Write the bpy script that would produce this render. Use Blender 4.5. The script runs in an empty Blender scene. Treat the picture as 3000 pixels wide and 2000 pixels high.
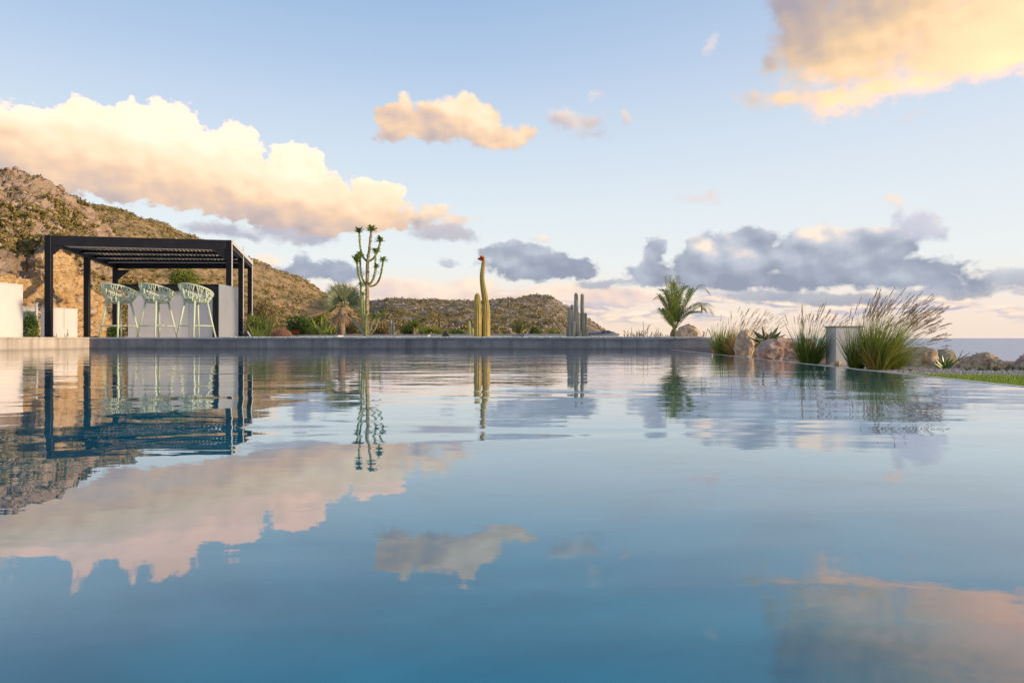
import bpy, math, random
import numpy as np
from mathutils import Vector, noise as mnoise
R = math.radians
random.seed(7); rng = np.random.default_rng(7)
SC = bpy.context.scene
COL = SC.collection

# ------------------------------------------------------------------ camera
FP = 2000.0            # focal length in photo pixels (24 mm on 36 mm, 3000 px)
HZ = 989.0             # horizon row of the photograph
CH = 0.22              # camera height above the pool water (water at z = 0)
cam = bpy.data.cameras.new("camera"); cam.lens = 24; cam.sensor_width = 36
cam.shift_y = -(1000 - HZ) / 3000.0
cam.clip_start = 0.05; cam.clip_end = 200000
cob = bpy.data.objects.new("camera", cam); COL.objects.link(cob)
cob.location = (0, 0, CH); cob.rotation_euler = (R(90), 0, 0)
SC.camera = cob
SC.view_settings.view_transform = 'Standard'; SC.view_settings.look = 'None'
SC.view_settings.exposure = 0.0; SC.view_settings.gamma = 1
SC.cycles.use_denoising = True
SC.cycles.max_bounces = 6; SC.cycles.diffuse_bounces = 2; SC.cycles.glossy_bounces = 3
SC.cycles.transparent_max_bounces = 8
SC.cycles.sample_clamp_indirect = 6
SUN_EL, SUN_AZ = R(10), R(99)       # azimuth clockwise from straight ahead (+Y)

def P(px, py, Y):
    return Vector(((px - 1500) / FP * Y, Y, CH + (HZ - py) / FP * Y))

def s2l(c):
    return tuple(((v / 255.0) / 12.92 if v / 255.0 <= 0.04045 else ((v / 255.0 + 0.055) / 1.055) ** 2.4) for v in c)

# ------------------------------------------------------------------ world
W = bpy.data.worlds.new("World"); SC.world = W; W.use_nodes = True
wt = W.node_tree; wt.nodes.clear()
class NT:
    def __init__(s, t): s.t = t; s.L = t.links
    def n(s, typ, **k):
        nd = s.t.nodes.new(typ)
        for a, b in k.items(): setattr(nd, a, b)
        return nd
    def put(s, inp, v):
        if hasattr(v, 'is_output') or isinstance(v, bpy.types.NodeSocket): s.L.new(v, inp)
        elif v is not None: inp.default_value = v
    def m(s, op, a, b=None, c=None, clamp=False):
        nd = s.n('ShaderNodeMath', operation=op); nd.use_clamp = clamp
        for i, v in enumerate((a, b, c)):
            if v is not None: s.put(nd.inputs[i], v)
        return nd.outputs[0]
    def v(s, op, a, b=None, c=None, out=0):
        nd = s.n('ShaderNodeVectorMath', operation=op)
        for i, x in enumerate((a, b, c)):
            if x is not None: s.put(nd.inputs[i], x)
        return nd.outputs['Value'] if op in ('LENGTH', 'DOT_PRODUCT', 'DISTANCE') else nd.outputs[0]
    def ramp(s, f, stops, interp='LINEAR'):
        nd = s.n('ShaderNodeValToRGB'); cr = nd.color_ramp; cr.interpolation = interp
        while len(cr.elements) < len(stops): cr.elements.new(0.5)
        for e, (p, c) in zip(cr.elements, stops):
            e.position = p; e.color = (*c[:3], 1)
        s.put(nd.inputs[0], f); return nd.outputs[0]
    def mix(s, f, a, b):
        nd = s.n('ShaderNodeMix', data_type='RGBA'); nd.clamp_factor = True
        s.put(nd.inputs[0], f)
        for sock, v in ((nd.inputs[6], a), (nd.inputs[7], b)):
            s.put(sock, (*v[:3], 1) if isinstance(v, tuple) else v)
        return nd.outputs[2]
    def noise(s, vec, scale, detail=4, rough=0.5, dist=0.0, dim='3D'):
        nd = s.n('ShaderNodeTexNoise', noise_dimensions=dim)
        s.put(nd.inputs['Vector'], vec); s.put(nd.inputs['Scale'], scale)
        nd.inputs['Detail'].default_value = detail; nd.inputs['Roughness'].default_value = rough
        nd.inputs['Distortion'].default_value = dist
        return nd.outputs[0]

w = NT(wt)
tc = w.n('ShaderNodeTexCoord').outputs['Generated']
nrm = w.v('NORMALIZE', tc)
sep = w.n('ShaderNodeSeparateXYZ'); w.put(sep.inputs[0], nrm)
az = w.m('ARCTAN2', sep.outputs[0], sep.outputs[1])
el = w.m('ARCSINE', sep.outputs[2])
U = w.m('MULTIPLY', az, 1000.0); V = w.m('MULTIPLY', el, 1000.0)      # milliradians
cmb = w.n('ShaderNodeCombineXYZ'); w.put(cmb.inputs[0], U); w.put(cmb.inputs[1], V)
Q0 = cmb.outputs[0]
# clear sky: colour by elevation, slightly warmer and paler to the right (towards the sun)
elr = w.m('DIVIDE', V, 1000.0, clamp=True)
def SK(y, c): return (math.atan((HZ - y) / FP), s2l(c))
base = w.ramp(elr, [(0.0, s2l((252, 224, 200))), SK(940, (252, 228, 206)), SK(870, (248, 236, 224)), SK(780, (238, 243, 242)),
                    SK(640, (228, 238, 244)), SK(420, (208, 224, 241)), SK(200, (182, 205, 234)), SK(0, (160, 190, 226)),
                    (0.75, s2l((112, 150, 202))), (1.0, s2l((92, 132, 188)))])
right = w.m('MULTIPLY_ADD', U, 1 / 1500.0, 0.05, clamp=True)
base = w.mix(w.m('MULTIPLY', right, 0.5), base, s2l((236, 236, 240)))
sky = w.n('ShaderNodeTexSky', sky_type='NISHITA'); sky.sun_disc = False
sky.sun_elevation = SUN_EL; sky.sun_rotation = SUN_AZ; sky.altitude = 60; sky.dust_density = 2.0
nsk = w.v('SCALE', sky.outputs[0]); wt.nodes[-1].inputs['Scale'].default_value = 0.10
base = w.mix(0.08, base, nsk)
# cloud shapes: unions of ellipses on the sky sphere, edges broken by fractal noise
Qn = w.v('MULTIPLY', Q0, (1 / 100.0, 1 / 75.0, 0))
nz = w.n('ShaderNodeTexNoise', noise_dimensions='3D'); w.put(nz.inputs['Vector'], Qn)
nz.inputs['Scale'].default_value = 1.5; nz.inputs['Detail'].default_value = 3
warp = w.v('MULTIPLY', w.v('SUBTRACT', nz.outputs['Color'], (0.5, 0.5, 0.5)), (34, 22, 0))
nz2 = w.n('ShaderNodeTexNoise', noise_dimensions='3D'); w.put(nz2.inputs['Vector'], Qn)
nz2.inputs['Scale'].default_value = 8.0; nz2.inputs['Detail'].default_value = 5; nz2.inputs['Roughness'].default_value = 0.6
Q = w.v('ADD', w.v('ADD', Q0, warp), w.v('MULTIPLY', w.v('SUBTRACT', nz2.outputs['Color'], (0.5, 0.5, 0.5)), (20, 13, 0)))
f1 = w.noise(Qn, 3.4, 10, 0.63)
Qs = w.v('ADD', Qn, (0.05, 0.075, 0))
f2 = w.noise(Qs, 3.4, 5, 0.5); f1s = w.noise(Qn, 3.4, 5, 0.5)
big1 = w.noise(Qn, 1.3, 2, 0.5); big2 = w.noise(w.v('ADD', Qn, (0.10, 0.2, 0)), 1.3, 2, 0.5)
relief = w.m('ADD', w.m('MULTIPLY', w.m('SUBTRACT', f1s, f2), 0.5), w.m('MULTIPLY', w.m('SUBTRACT', big1, big2), 1.7))
vor = w.n('ShaderNodeTexVoronoi', feature='SMOOTH_F1', voronoi_dimensions='2D')
w.put(vor.inputs['Vector'], w.v('ADD', Qn, w.v('MULTIPLY', w.v('SUBTRACT', nz.outputs['Color'], (.5, .5, .5)), (.7, .7, 0))))
vor.inputs['Scale'].default_value = 3.4; vor.inputs['Smoothness'].default_value = 0.25
vor.inputs['Detail'].default_value = 1.5; vor.inputs['Roughness'].default_value = 0.5
billow = w.m('SUBTRACT', 0.42, vor.outputs['Distance'])
def ell(px, py, rx, ry):
    a = math.atan((px - 1500) / FP); e = math.atan((HZ - py) / FP * math.cos(a))
    return a * 1000, e * 1000, rx / 2 * math.cos(a) ** 2, ry / 2 * math.cos(a)
def union(lst, k=9.0):
    cur = None
    for px, py, rx, ry in lst:
        cu, cv, ru, rv = ell(px, py, rx, ry)
        l = w.v('LENGTH', w.v('MULTIPLY_ADD', Q, (1 / ru, 1 / rv, 0), (-cu / ru, -cv / rv, 0)))
        rm = min(ru, rv)
        s = w.m('MULTIPLY_ADD', l, -rm, rm)
        cur = s if cur is None else w.m('SMOOTH_MAX', cur, s, k)
    return cur
def cloud(col, lst, ramp, s0, gx, gy, rel=1.0, amp=26, bam=22, soft=7.0, dens=1.0, k=9.0, ref=None):
    """s = brightness 0..1 through the ramp: plane over the cloud plus relief"""
    F = union(lst, k)
    n = w.m('ADD', w.m('MULTIPLY_ADD', w.m('SUBTRACT', f1, 0.5), amp * 0.75, 6.0), w.m('MULTIPLY', billow, bam * 0.36))
    Fn = w.m('ADD', F, n)
    a = w.m('DIVIDE', Fn, soft, clamp=True)
    a = w.m('SMOOTH_MIN', w.m('MULTIPLY', w.m('MULTIPLY', a, a), w.m('MULTIPLY_ADD', a, -2.0, 3.0)), 1.0, 0.0)
    if dens < 1: a = w.m('MULTIPLY', a, dens)
    ru, rv, _, _ = ell(*(ref or lst[0][:2]), 1, 1)
    s = w.m('ADD', w.m('MULTIPLY_ADD', w.m('SUBTRACT', U, ru), gx, s0), w.m('MULTIPLY', w.m('SUBTRACT', V, rv), gy))
    s = w.m('ADD', s, w.m('MULTIPLY', relief, rel), clamp=True)
    c = w.ramp(s, ramp)
    return w.mix(a, col, c)
WARM = [(0.0, s2l((176, 165, 172))), (0.22, s2l((208, 188, 180))), (0.42, s2l((242, 208, 178))), (0.62, tuple(1.05 * x for x in s2l((255, 226, 192)))), (0.8, (1.25, .88, .66)), (1, (1.6, 1.02, .76))]
PINK = [(0.0, s2l((172, 168, 180))), (0.3, s2l((205, 188, 186))), (0.6, s2l((238, 212, 196))), (1, s2l((254, 236, 214)))]
COOL = [(0.0, s2l((150, 158, 176))), (0.35, s2l((170, 178, 193))), (0.62, s2l((192, 198, 210))), (0.8, s2l((220, 214, 216))), (1, s2l((252, 234, 216)))]
GOLD = [(0.0, s2l((172, 164, 172))), (0.25, s2l((200, 180, 168))), (0.45, s2l((236, 204, 166))), (0.62, (1.15, .74, .45)), (1, (1.7, .90, .53))]
col = base
# thin bank of cloud lying along the horizon
Qh = w.v('MULTIPLY', Q0, (1 / 80.0, 1 / 17.0, 0))
h1 = w.noise(Qh, 1.0, 7, 0.56, 0.2); h2 = w.noise(w.v('ADD', Qh, (0.1, 0.35, 0)), 1.0, 4, 0.5, 0.4)
band = w.m('MULTIPLY', w.m('SMOOTHSTEP' if False else 'DIVIDE', w.m('SUBTRACT', V, 14.0), 16.0, clamp=True),
           w.m('DIVIDE', w.m('SUBTRACT', 78.0, V), 26.0, clamp=True))
ha = w.m('MULTIPLY', w.m('MULTIPLY', w.m('SUBTRACT', h1, 0.46), 15.0, clamp=True), band)
hc = w.ramp(w.m('MULTIPLY_ADD', w.m('SUBTRACT', h1, h2), 4.5, 0.42, clamp=True),
            [(0, s2l((176, 180, 200))), (0.4, s2l((212, 200, 204))), (0.75, s2l((250, 224, 204))), (1, s2l((255, 236, 216)))])
col = w.mix(w.m('MULTIPLY', ha, 0.9), col, hc)
# puffs above the far hills
col = cloud(col, [(1150, 850, 90, 34), (1240, 860, 70, 30), (1390, 850, 70, 38), (1020, 850, 60, 26), (1330, 885, 160, 24), (1640, 860, 130, 28), (780, 760, 40, 20), (1800, 870, 150, 26)],
            [(0.0, s2l((196, 192, 206))), (0.5, s2l((238, 212, 200))), (1, s2l((255, 234, 212)))], 0.55, 0.0, 0.018, 1.0, 16, 14, 8, 0.85, ref=(1300, 870))
# low blue-grey clouds
col = cloud(col, [(950, 792, 110, 26), (885, 772, 42, 30), (1000, 802, 60, 20), (840, 790, 60, 18)], COOL, 0.25, -0.001, 0.012, 0.9, 24, 16, 8, ref=(950, 790))
col = cloud(col, [(1560, 782, 150, 32), (1500, 738, 58, 34), (1560, 748, 60, 34), (1640, 772, 60, 32), (1710, 780, 32, 28), (1440, 748, 30, 16), (1600, 800, 110, 16)],
            COOL, 0.22, 0.0, 0.010, 1.0, 22, 18, 7, ref=(1560, 780))
col = cloud(col, [(1770, 830, 52, 9), (1586, 694, 14, 6), (1310, 768, 18, 8)], COOL, 0.3, 0.0, 0.01, 0.5, 12, 6, 6, 0.75)
col = cloud(col, [(2110, 780, 150, 70), (1905, 805, 60, 38), (1920, 742, 38, 44), (2060, 740, 70, 60), (2185, 745, 110, 72), (2420, 745, 210, 72), (2390, 705, 120, 44),
                  (2560, 735, 120, 66), (2300, 818, 380, 30), (2650, 800, 170, 42), (2790, 825, 75, 24), (2870, 832, 40, 16)],
            COOL, 0.36, 0.0003, 0.0085, 1.15, 26, 20, 8, ref=(2300, 770))
col = cloud(col, [(2670, 668, 62, 38), (2712, 658, 54, 40), (2745, 685, 42, 22), (2625, 625, 18, 30), (2610, 582, 26, 12)],
            [(0.0, s2l((176, 180, 202))), (0.6, s2l((206, 204, 218))), (1, s2l((248, 226, 210)))], 0.4, 0.0, 0.01, 0.8, 26, 14, 12, 0.85)
col = cloud(col, [(2990, 815, 80, 22), (2730, 858, 80, 11), (2850, 852, 60, 10), (2230, 868, 110, 12), (2480, 872, 130, 12)], COOL, 0.45, 0.0, 0.02, 0.6, 12, 8, 6, 0.8)
# grey pieces under the big left cloud
col = cloud(col, [(860, 672, 120, 26), (900, 695, 60, 22), (640, 672, 80, 16), (1290, 672, 85, 24), (1330, 690, 60, 12), (720, 690, 50, 10)],
            [(0.0, s2l((168, 172, 190))), (0.6, s2l((196, 190, 200))), (1, s2l((230, 208, 200)))], 0.4, 0.0, 0.014, 0.7, 18, 12, 10, 0.9)
col = cloud(col, [(1285, 620, 48, 28), (1235, 640, 55, 22), (1340, 640, 40, 10)], WARM, 0.5, 0.0, 0.012, 0.8, 22, 14, 12, 0.85)
# big left cloud
col = cloud(col, [(430, 420, 130, 110), (60, 420, 170, 110), (-150, 400, 220, 130), (160, 395, 130, 90), (250, 385, 95, 92), (400, 365, 60, 60), (500, 390, 90, 85),
                  (570, 470, 130, 80), (695, 425, 72, 62), (650, 510, 160, 85), (862, 495, 88, 72), (800, 560, 180, 70), (940, 560, 90, 50),
                  (1090, 588, 104, 64), (1020, 625, 185, 50), (960, 650, 180, 30), (300, 500, 280, 80), (560, 560, 230, 55), (850, 618, 240, 40), (0, 520, 260, 70)],
            WARM, 0.66, 0.0009, 0.0080, 0.5, 30, 28, 6, ref=(520, 480))
# middle pink cloud and its wisps
col = cloud(col, [(1165, 362, 70, 46), (1240, 375, 90, 34), (1195, 322, 28, 32), (1275, 345, 80, 46), (1360, 335, 70, 52), (1340, 380, 150, 32), (1450, 402, 80, 34), (1530, 398, 46, 20), (1425, 350, 45, 38), (1130, 392, 30, 20)],
            WARM, 0.42, 0.0010, 0.0070, 0.7, 26, 18, 10, ref=(1340, 370))
col = cloud(col, [(1640, 345, 44, 24), (1700, 362, 70, 26), (1730, 398, 40, 8), (1842, 335, 18, 16), (1740, 276, 24, 8)], PINK, 0.55, 0.0, 0.01, 0.9, 30, 12, 16, 0.8)
col = cloud(col, [(2085, 130, 14, 26), (2050, 583, 50, 12), (2080, 575, 30, 20), (2665, 342, 26, 9), (2540, 345, 10, 6)], [(0, s2l((230, 214, 214))), (1, s2l((255, 232, 212)))], 0.6, 0, .01, 0.6, 20, 12, 14, 0.75)
# great golden cloud top right
col = cloud(col, [(2900, 90, 330, 130), (2350, 20, 110, 110), (2600, 40, 260, 110), (2800, 165, 230, 70), (2560, 215, 130, 50), (2400, 222, 110, 30), (2270, 190, 48, 40),
                  (2480, 130, 230, 110), (2450, 285, 140, 46), (2570, 265, 140, 44), (2310, 285, 120, 34), (2440, 335, 90, 20), (2200, 290, 50, 22), (2700, 235, 200, 40), (2320, 120, 80, 60), (3200, 60, 300, 150), (2700, -60, 400, 120)],
            GOLD, 0.66, 0.0016, -0.0046, 0.38, 40, 12, 24, ref=(2700, 150))
# scattered cloud over the rest of the sky, outside the picture
Qg = w.v('MULTIPLY', nrm, (2.2, 2.2, 5.0))
g1 = w.noise(Qg, 1.0, 7, 0.55)
outm = w.m('MAXIMUM', w.m('DIVIDE', w.m('SUBTRACT', w.m('ABSOLUTE', az), 0.75), 0.2, clamp=True), w.m('DIVIDE', w.m('SUBTRACT', el, 0.52), 0.1, clamp=True))
ga = w.m('MULTIPLY', w.m('MULTIPLY', w.m('SUBTRACT', g1, 0.53), 8.0, clamp=True), outm)
gc = w.mix(w.m('MULTIPLY_ADD', U, 1 / 2500.0, 0.5, clamp=True), s2l((214, 196, 192)), s2l((255, 226, 186)))
col = w.mix(w.m('MULTIPLY', ga, 0.85), col, gc)
# below the horizon: dim sea colour
col = w.mix(w.m('MULTIPLY', el, -60.0, clamp=True), col, s2l((120, 130, 150)))
bg = w.n('ShaderNodeBackground'); w.put(bg.inputs[0], col); bg.inputs[1].default_value = 1.06
out = w.n('ShaderNodeOutputWorld'); wt.links.new(bg.outputs[0], out.inputs[0])
W.cycles.sampling_method = 'MANUAL'; W.cycles.sample_map_resolution = 512

# ------------------------------------------------------------------ sun
sl = bpy.data.lights.new("sun", 'SUN'); sl.energy = 4.8; sl.angle = R(5); sl.color = (1.0, 0.73, 0.46)
so = bpy.data.objects.new("sun", sl); COL.objects.link(so)
sd = Vector((math.sin(SUN_AZ) * math.cos(SUN_EL), math.cos(SUN_AZ) * math.cos(SUN_EL), math.sin(SUN_EL)))
so.rotation_euler = sd.to_track_quat('Z', 'Y').to_euler(); so.location = sd * 50

# ------------------------------------------------------------------ materials
def newmat(name):
    m = bpy.data.materials.new(name); m.use_nodes = True
    t = NT(m.node_tree); b = m.node_tree.nodes['Principled BSDF']
    return m, t, b
def mat(name, c, rough=0.6, var=None, scale=8.0, detail=5, bump=0.0, bscale=None, metal=0.0, spec=0.5, coords='Object', stretch=None, contrast=(0.35, 0.65)):
    """base colour varied by noise between c and var; optional bump"""
    m, t, b = newmat(name)
    b.inputs['Roughness'].default_value = rough; b.inputs['Metallic'].default_value = metal
    b.inputs['Specular IOR Level'].default_value = spec
    if coords == 'Object': vec = t.n('ShaderNodeTexCoord').outputs['Object']
    else: vec = t.n('ShaderNodeNewGeometry').outputs['Position']
    if stretch: vec = t.v('MULTIPLY', vec, stretch)
    if var is not None:
        f = t.noise(vec, scale, detail, 0.6)
        t.put(b.inputs['Base Color'], t.ramp(f, [(contrast[0], c), (contrast[1], var)]))
    else: b.inputs['Base Color'].default_value = (*c, 1)
    if bump:
        bn = t.n('ShaderNodeBump'); bn.inputs['Strength'].default_value = 1.0; bn.inputs['Distance'].default_value = bump
        t.put(bn.inputs['Height'], t.noise(vec, bscale or scale * 3, 6, 0.6)); t.put(b.inputs['Normal'], bn.outputs[0])
    return m
def leafmat(name, cols, rough=0.5, trans=0.3):
    m, t, b = newmat(name)
    g = t.n('ShaderNodeNewGeometry')
    c = t.ramp(g.outputs['Random Per Island'], [(i / max(1, len(cols) - 1), x) for i, x in enumerate(cols)])
    t.put(b.inputs['Base Color'], c); b.inputs['Roughness'].default_value = rough
    tr = t.n('ShaderNodeBsdfTranslucent'); t.put(tr.inputs[0], c)
    mx = t.n('ShaderNodeMixShader'); mx.inputs[0].default_value = trans
    t.L.new(b.outputs[0], mx.inputs[1]); t.L.new(tr.outputs[0], mx.inputs[2])
    t.L.new(mx.outputs[0], m.node_tree.nodes['Material Output'].inputs[0])
    return m

# pool water
M_WATER, t, b = newmat('pool_water')
b.inputs['Base Color'].default_value = (0.004, 0.105, 0.205, 1)
b.inputs['Roughness'].default_value = 0.0; b.inputs['IOR'].default_value = 1.33; b.inputs['Coat Weight'].default_value = 0.7; b.inputs['Coat IOR'].default_value = 1.36; b.inputs['Coat Roughness'].default_value = 0.0
pos = t.n('ShaderNodeNewGeometry').outputs['Position']
mott = t.noise(pos, 1.7, 5, 0.6, 0.6)
t.put(b.inputs['Base Color'], t.ramp(mott, [(0.38, (0.0, 0.11, 0.18)), (0.62, (0.0, 0.225, 0.33))]))
wa = t.noise(t.v('MULTIPLY', pos, (0.45, 1.0, 1)), 1.5, 2, 0.5, 0.6)
wb = t.noise(t.v('MULTIPLY', pos, (0.6, 1.3, 1)), 5.0, 3, 0.5, 0.5)
wc = t.noise(t.v('MULTIPLY', pos, (0.5, 1.0, 1)), 16.0, 2, 0.5, 0.3)
sp = t.n('ShaderNodeSeparateXYZ'); t.put(sp.inputs[0], pos)
fary = t.m('MULTIPLY_ADD', sp.outputs[1], 1 / 7.0, -0.15, clamp=True)
hgt = t.m('ADD', t.m('MULTIPLY', wa, 0.0075), t.m('ADD', t.m('MULTIPLY', wb, t.m('MULTIPLY_ADD', fary, 0.0030, 0.0005)), t.m('MULTIPLY', wc, t.m('MULTIPLY', fary, 0.0007))))
bn = t.n('ShaderNodeBump'); bn.inputs['Strength'].default_value = 1; bn.inputs['Distance'].default_value = 1.0
t.put(bn.inputs['Height'], hgt); t.put(b.inputs['Normal'], bn.outputs[0]); t.put(b.inputs['Coat Normal'], bn.outputs[0])
# sea
M_SEA, t, b = newmat('sea_water')
b.inputs['Base Color'].default_value = (0.34, 0.39, 0.48, 1); b.inputs['Roughness'].default_value = 0.35
pos = t.n('ShaderNodeNewGeometry').outputs['Position']
bn = t.n('ShaderNodeBump'); bn.inputs['Distance'].default_value = 1.0
t.put(bn.inputs['Height'], t.noise(pos, 0.15, 5, 0.6)); t.put(b.inputs['Normal'], bn.outputs[0])

# wet-edged, streaked pool concrete
def concrete(name, c0, c1, streak, wet=True):
    m, t, b = newmat(name)
    pos = t.n('ShaderNodeNewGeometry').outputs['Position']
    n1 = t.noise(pos, 2.3, 6, 0.6); n2 = t.noise(t.v('MULTIPLY', pos, (7.0, 7.0, 0.5)), 1.0, 4, 0.6)
    c = t.ramp(n1, [(0.35, c0), (0.65, c1)])
    c = t.mix(t.m('MULTIPLY', t.m('MULTIPLY', t.m('SUBTRACT', n2, 0.48), 5.0, clamp=True), 0.6), c, streak)
    if wet:
        sp = t.n('ShaderNodeSeparateXYZ'); t.put(sp.inputs[0], pos)
        wetf = t.m('MULTIPLY', t.m('SUBTRACT', t.m('MULTIPLY_ADD', n1, 0.06, 0.01), sp.outputs[2]), 40, clamp=True)
        c = t.mix(t.m('MULTIPLY', wetf, 0.5), c, tuple(x * 0.45 for x in c0))
    t.put(b.inputs['Base Color'], c); b.inputs['Roughness'].default_value = 0.7
    bn = t.n('ShaderNodeBump'); bn.inputs['Distance'].default_value = 0.004
    t.put(bn.inputs['Height'], t.noise(pos, 30, 5, 0.6)); t.put(b.inputs['Normal'], bn.outputs[0])
    return m
M_CONC = concrete('concrete_shaded', (0.12, 0.13, 0.165), (0.24, 0.25, 0.28), (0.07, 0.073, 0.092))  # shaded far wall: shade put into the colour as darker, bluer concrete
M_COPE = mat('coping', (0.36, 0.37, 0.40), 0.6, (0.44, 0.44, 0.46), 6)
M_CONCL = concrete('concrete_sunlit', (0.38, 0.33, 0.28), (0.52, 0.46, 0.40), (0.22, 0.19, 0.155))  # same concrete for the left wall, sunlight put in as paler, warmer colour
M_DECK = mat('deck', (0.42, 0.42, 0.44), 0.7, (0.5, 0.5, 0.5), 3)
M_WHITE = mat('white_render', (0.56, 0.52, 0.50), 0.85, (0.62, 0.58, 0.55), 1.2, 4, 0.003, 60, coords='W')
M_PANEL = mat('grey_panel', (0.70, 0.67, 0.68), 0.35, (0.78, 0.75, 0.76), 1.0)
M_SILVER = mat('silver_panel', (0.23, 0.25, 0.28), 0.4, (0.28, 0.30, 0.33), 1.5)
M_BLACK = mat('black_metal', (0.005, 0.005, 0.007), 0.5, (0.009, 0.009, 0.011), 5, spec=.25)
M_DARK = mat('dark_grey_metal', (0.011, 0.011, 0.015), 0.45, (0.018, 0.018, 0.022), 4, spec=.3)
M_STRIP = mat('aluminium_strip', (0.55, 0.53, 0.50), 0.4)
M_BROWN = mat('brown_underside', (0.10, 0.075, 0.06), 0.6)
M_STOOL = mat('mint_plastic', (0.52, 0.60, 0.43), 0.45, (0.58, 0.65, 0.49), 3)
M_LENS = mat('lamp_glass', (0.25, 0.25, 0.25), 0.1)
M_RUST = mat('rust_metal', (0.20, 0.07, 0.04), 0.6)

# ------------------------------------------------------------------ mesh helpers
class MB:
    def __init__(s): s.v = []; s.f = []
    def add(s, vs, fs):
        o = len(s.v); s.v += [tuple(p) for p in vs]; s.f += [tuple(i + o for i in f) for f in fs]; return s
    def box(s, c, d, rz=0.0, bev=0.0):
        """box with bevelled vertical and horizontal edges; c centre, d full dimensions"""
        x, y, z = d[0] / 2, d[1] / 2, d[2] / 2
        b = min(bev, x * .9, y * .9, z * .9)
        vs = []
        ca, sa = math.cos(rz), math.sin(rz)
        def tr(p): return (c[0] + p[0] * ca - p[1] * sa, c[1] + p[0] * sa + p[1] * ca, c[2] + p[2])
        if b <= 0:
            vs = [tr((i * x, j * y, k * z)) for k in (-1, 1) for i, j in ((-1, -1), (1, -1), (1, 1), (-1, 1))]
            return s.add(vs, [(3, 2, 1, 0), (4, 5, 6, 7), (0, 1, 5, 4), (1, 2, 6, 5), (2, 3, 7, 6), (3, 0, 4, 7)])
        ring = [(-x + b, -y), (x - b, -y), (x, -y + b), (x, y - b), (x - b, y), (-x + b, y), (-x, y - b), (-x, -y + b)]
        inn = [(-x + b, -y + b), (x - b, -y + b), (x - b, -y + b), (x - b, y - b), (x - b, y - b), (-x + b, y - b), (-x + b, y - b), (-x + b, -y + b)]
        for rr, zz in ((inn, -z), (ring, -z + b), (ring, z - b), (inn, z)):
            vs += [tr((p[0], p[1], zz)) for p in rr]
        fs = []
        for l in range(3):
            for i in range(8):
                j = (i + 1) % 8; fs.append((l * 8 + i, l * 8 + j, l * 8 + 8 + j, l * 8 + 8 + i))
        fs += [tuple(range(7, -1, -1)), tuple(range(24, 32))]
        return s.add(vs, fs)
    def tube(s, pts, rad, n=8, cap=True, ribs=None, up=None):
        pts = [Vector(p) for p in pts]; m = len(pts)
        if not hasattr(rad, '__len__'): rad = [rad] * m
        vs = []; fs = []; ref = Vector(up) if up else Vector((0.31, 0.95, 0.05))
        for i, p in enumerate(pts):
            d = (pts[min(i + 1, m - 1)] - pts[max(i - 1, 0)])
            d = d.normalized() if d.length > 1e-9 else Vector((0, 0, 1))
            a = d.cross(ref)
            if a.length < 1e-3: a = d.cross(Vector((1, 0, 0)))
            a.normalize(); c = d.cross(a).normalized(); ref = -c if False else a.cross(d).normalized()
            ref = c * -1 if c.dot(ref) < 0 else c
            for k in range(n):
                th = 2 * math.pi * k / n
                r = rad[i] * (1 + (ribs if k % 2 else -ribs) if ribs else 1)
                vs.append(p + a * (r * math.cos(th)) + ref * (r * math.sin(th)))
        for i in range(m - 1):
            for k in range(n):
                j = (k + 1) % n; fs.append((i * n + k, i * n + j, (i + 1) * n + j, (i + 1) * n + k))
        if cap: fs += [tuple(range(n - 1, -1, -1)), tuple(range((m - 1) * n, m * n))]
        return s.add(vs, fs)
    def blade(s, pts, wid, side):
        """strip of a leaf: widths per point, side = sideways vector"""
        side = Vector(side).normalized(); vs = []; n = len(pts)
        for p, q in zip(pts, wid):
            p = Vector(p); vs += [p - side * q, p + side * q]
        return s.add(vs, [(2 * i, 2 * i + 1, 2 * i + 3, 2 * i + 2) for i in range(n - 1)])
    def spike(s, pts, wid, side, fold=0.35):
        """fleshy leaf: strip with a folded keel"""
        side = Vector(side).normalized(); vs = []; n = len(pts)
        for i, (p, q) in enumerate(zip(pts, wid)):
            p = Vector(p); d = (Vector(pts[min(i + 1, n - 1)]) - Vector(pts[max(i - 1, 0)]))
            d = d.normalized() if d.length > 1e-9 else Vector((0, 0, 1))
            nn = side.cross(d).normalized()
            vs += [p - side * q + nn * q * fold, p, p + side * q + nn * q * fold, p + nn * q * fold * 1.3 * 0.2]
        fs = []
        for i in range(n - 1):
            a, b2 = 4 * i, 4 * (i + 1)
            fs += [(a, a + 1, b2 + 1, b2), (a + 1, a + 2, b2 + 2, b2 + 1)]
        return s.add(vs, fs)
    def build(s, name, m, parent=None, smooth=False, tagd=None):
        me = bpy.data.meshes.new(name); me.from_pydata(s.v, [], s.f); me.update()
        if smooth: me.polygons.foreach_set('use_smooth', [True] * len(me.polygons))
        for x in (m if isinstance(m, (list, tuple)) else [m]): me.materials.append(x)
        o = bpy.data.objects.new(name, me); COL.objects.link(o)
        if parent is not None: o.parent = parent
        return o
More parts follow.
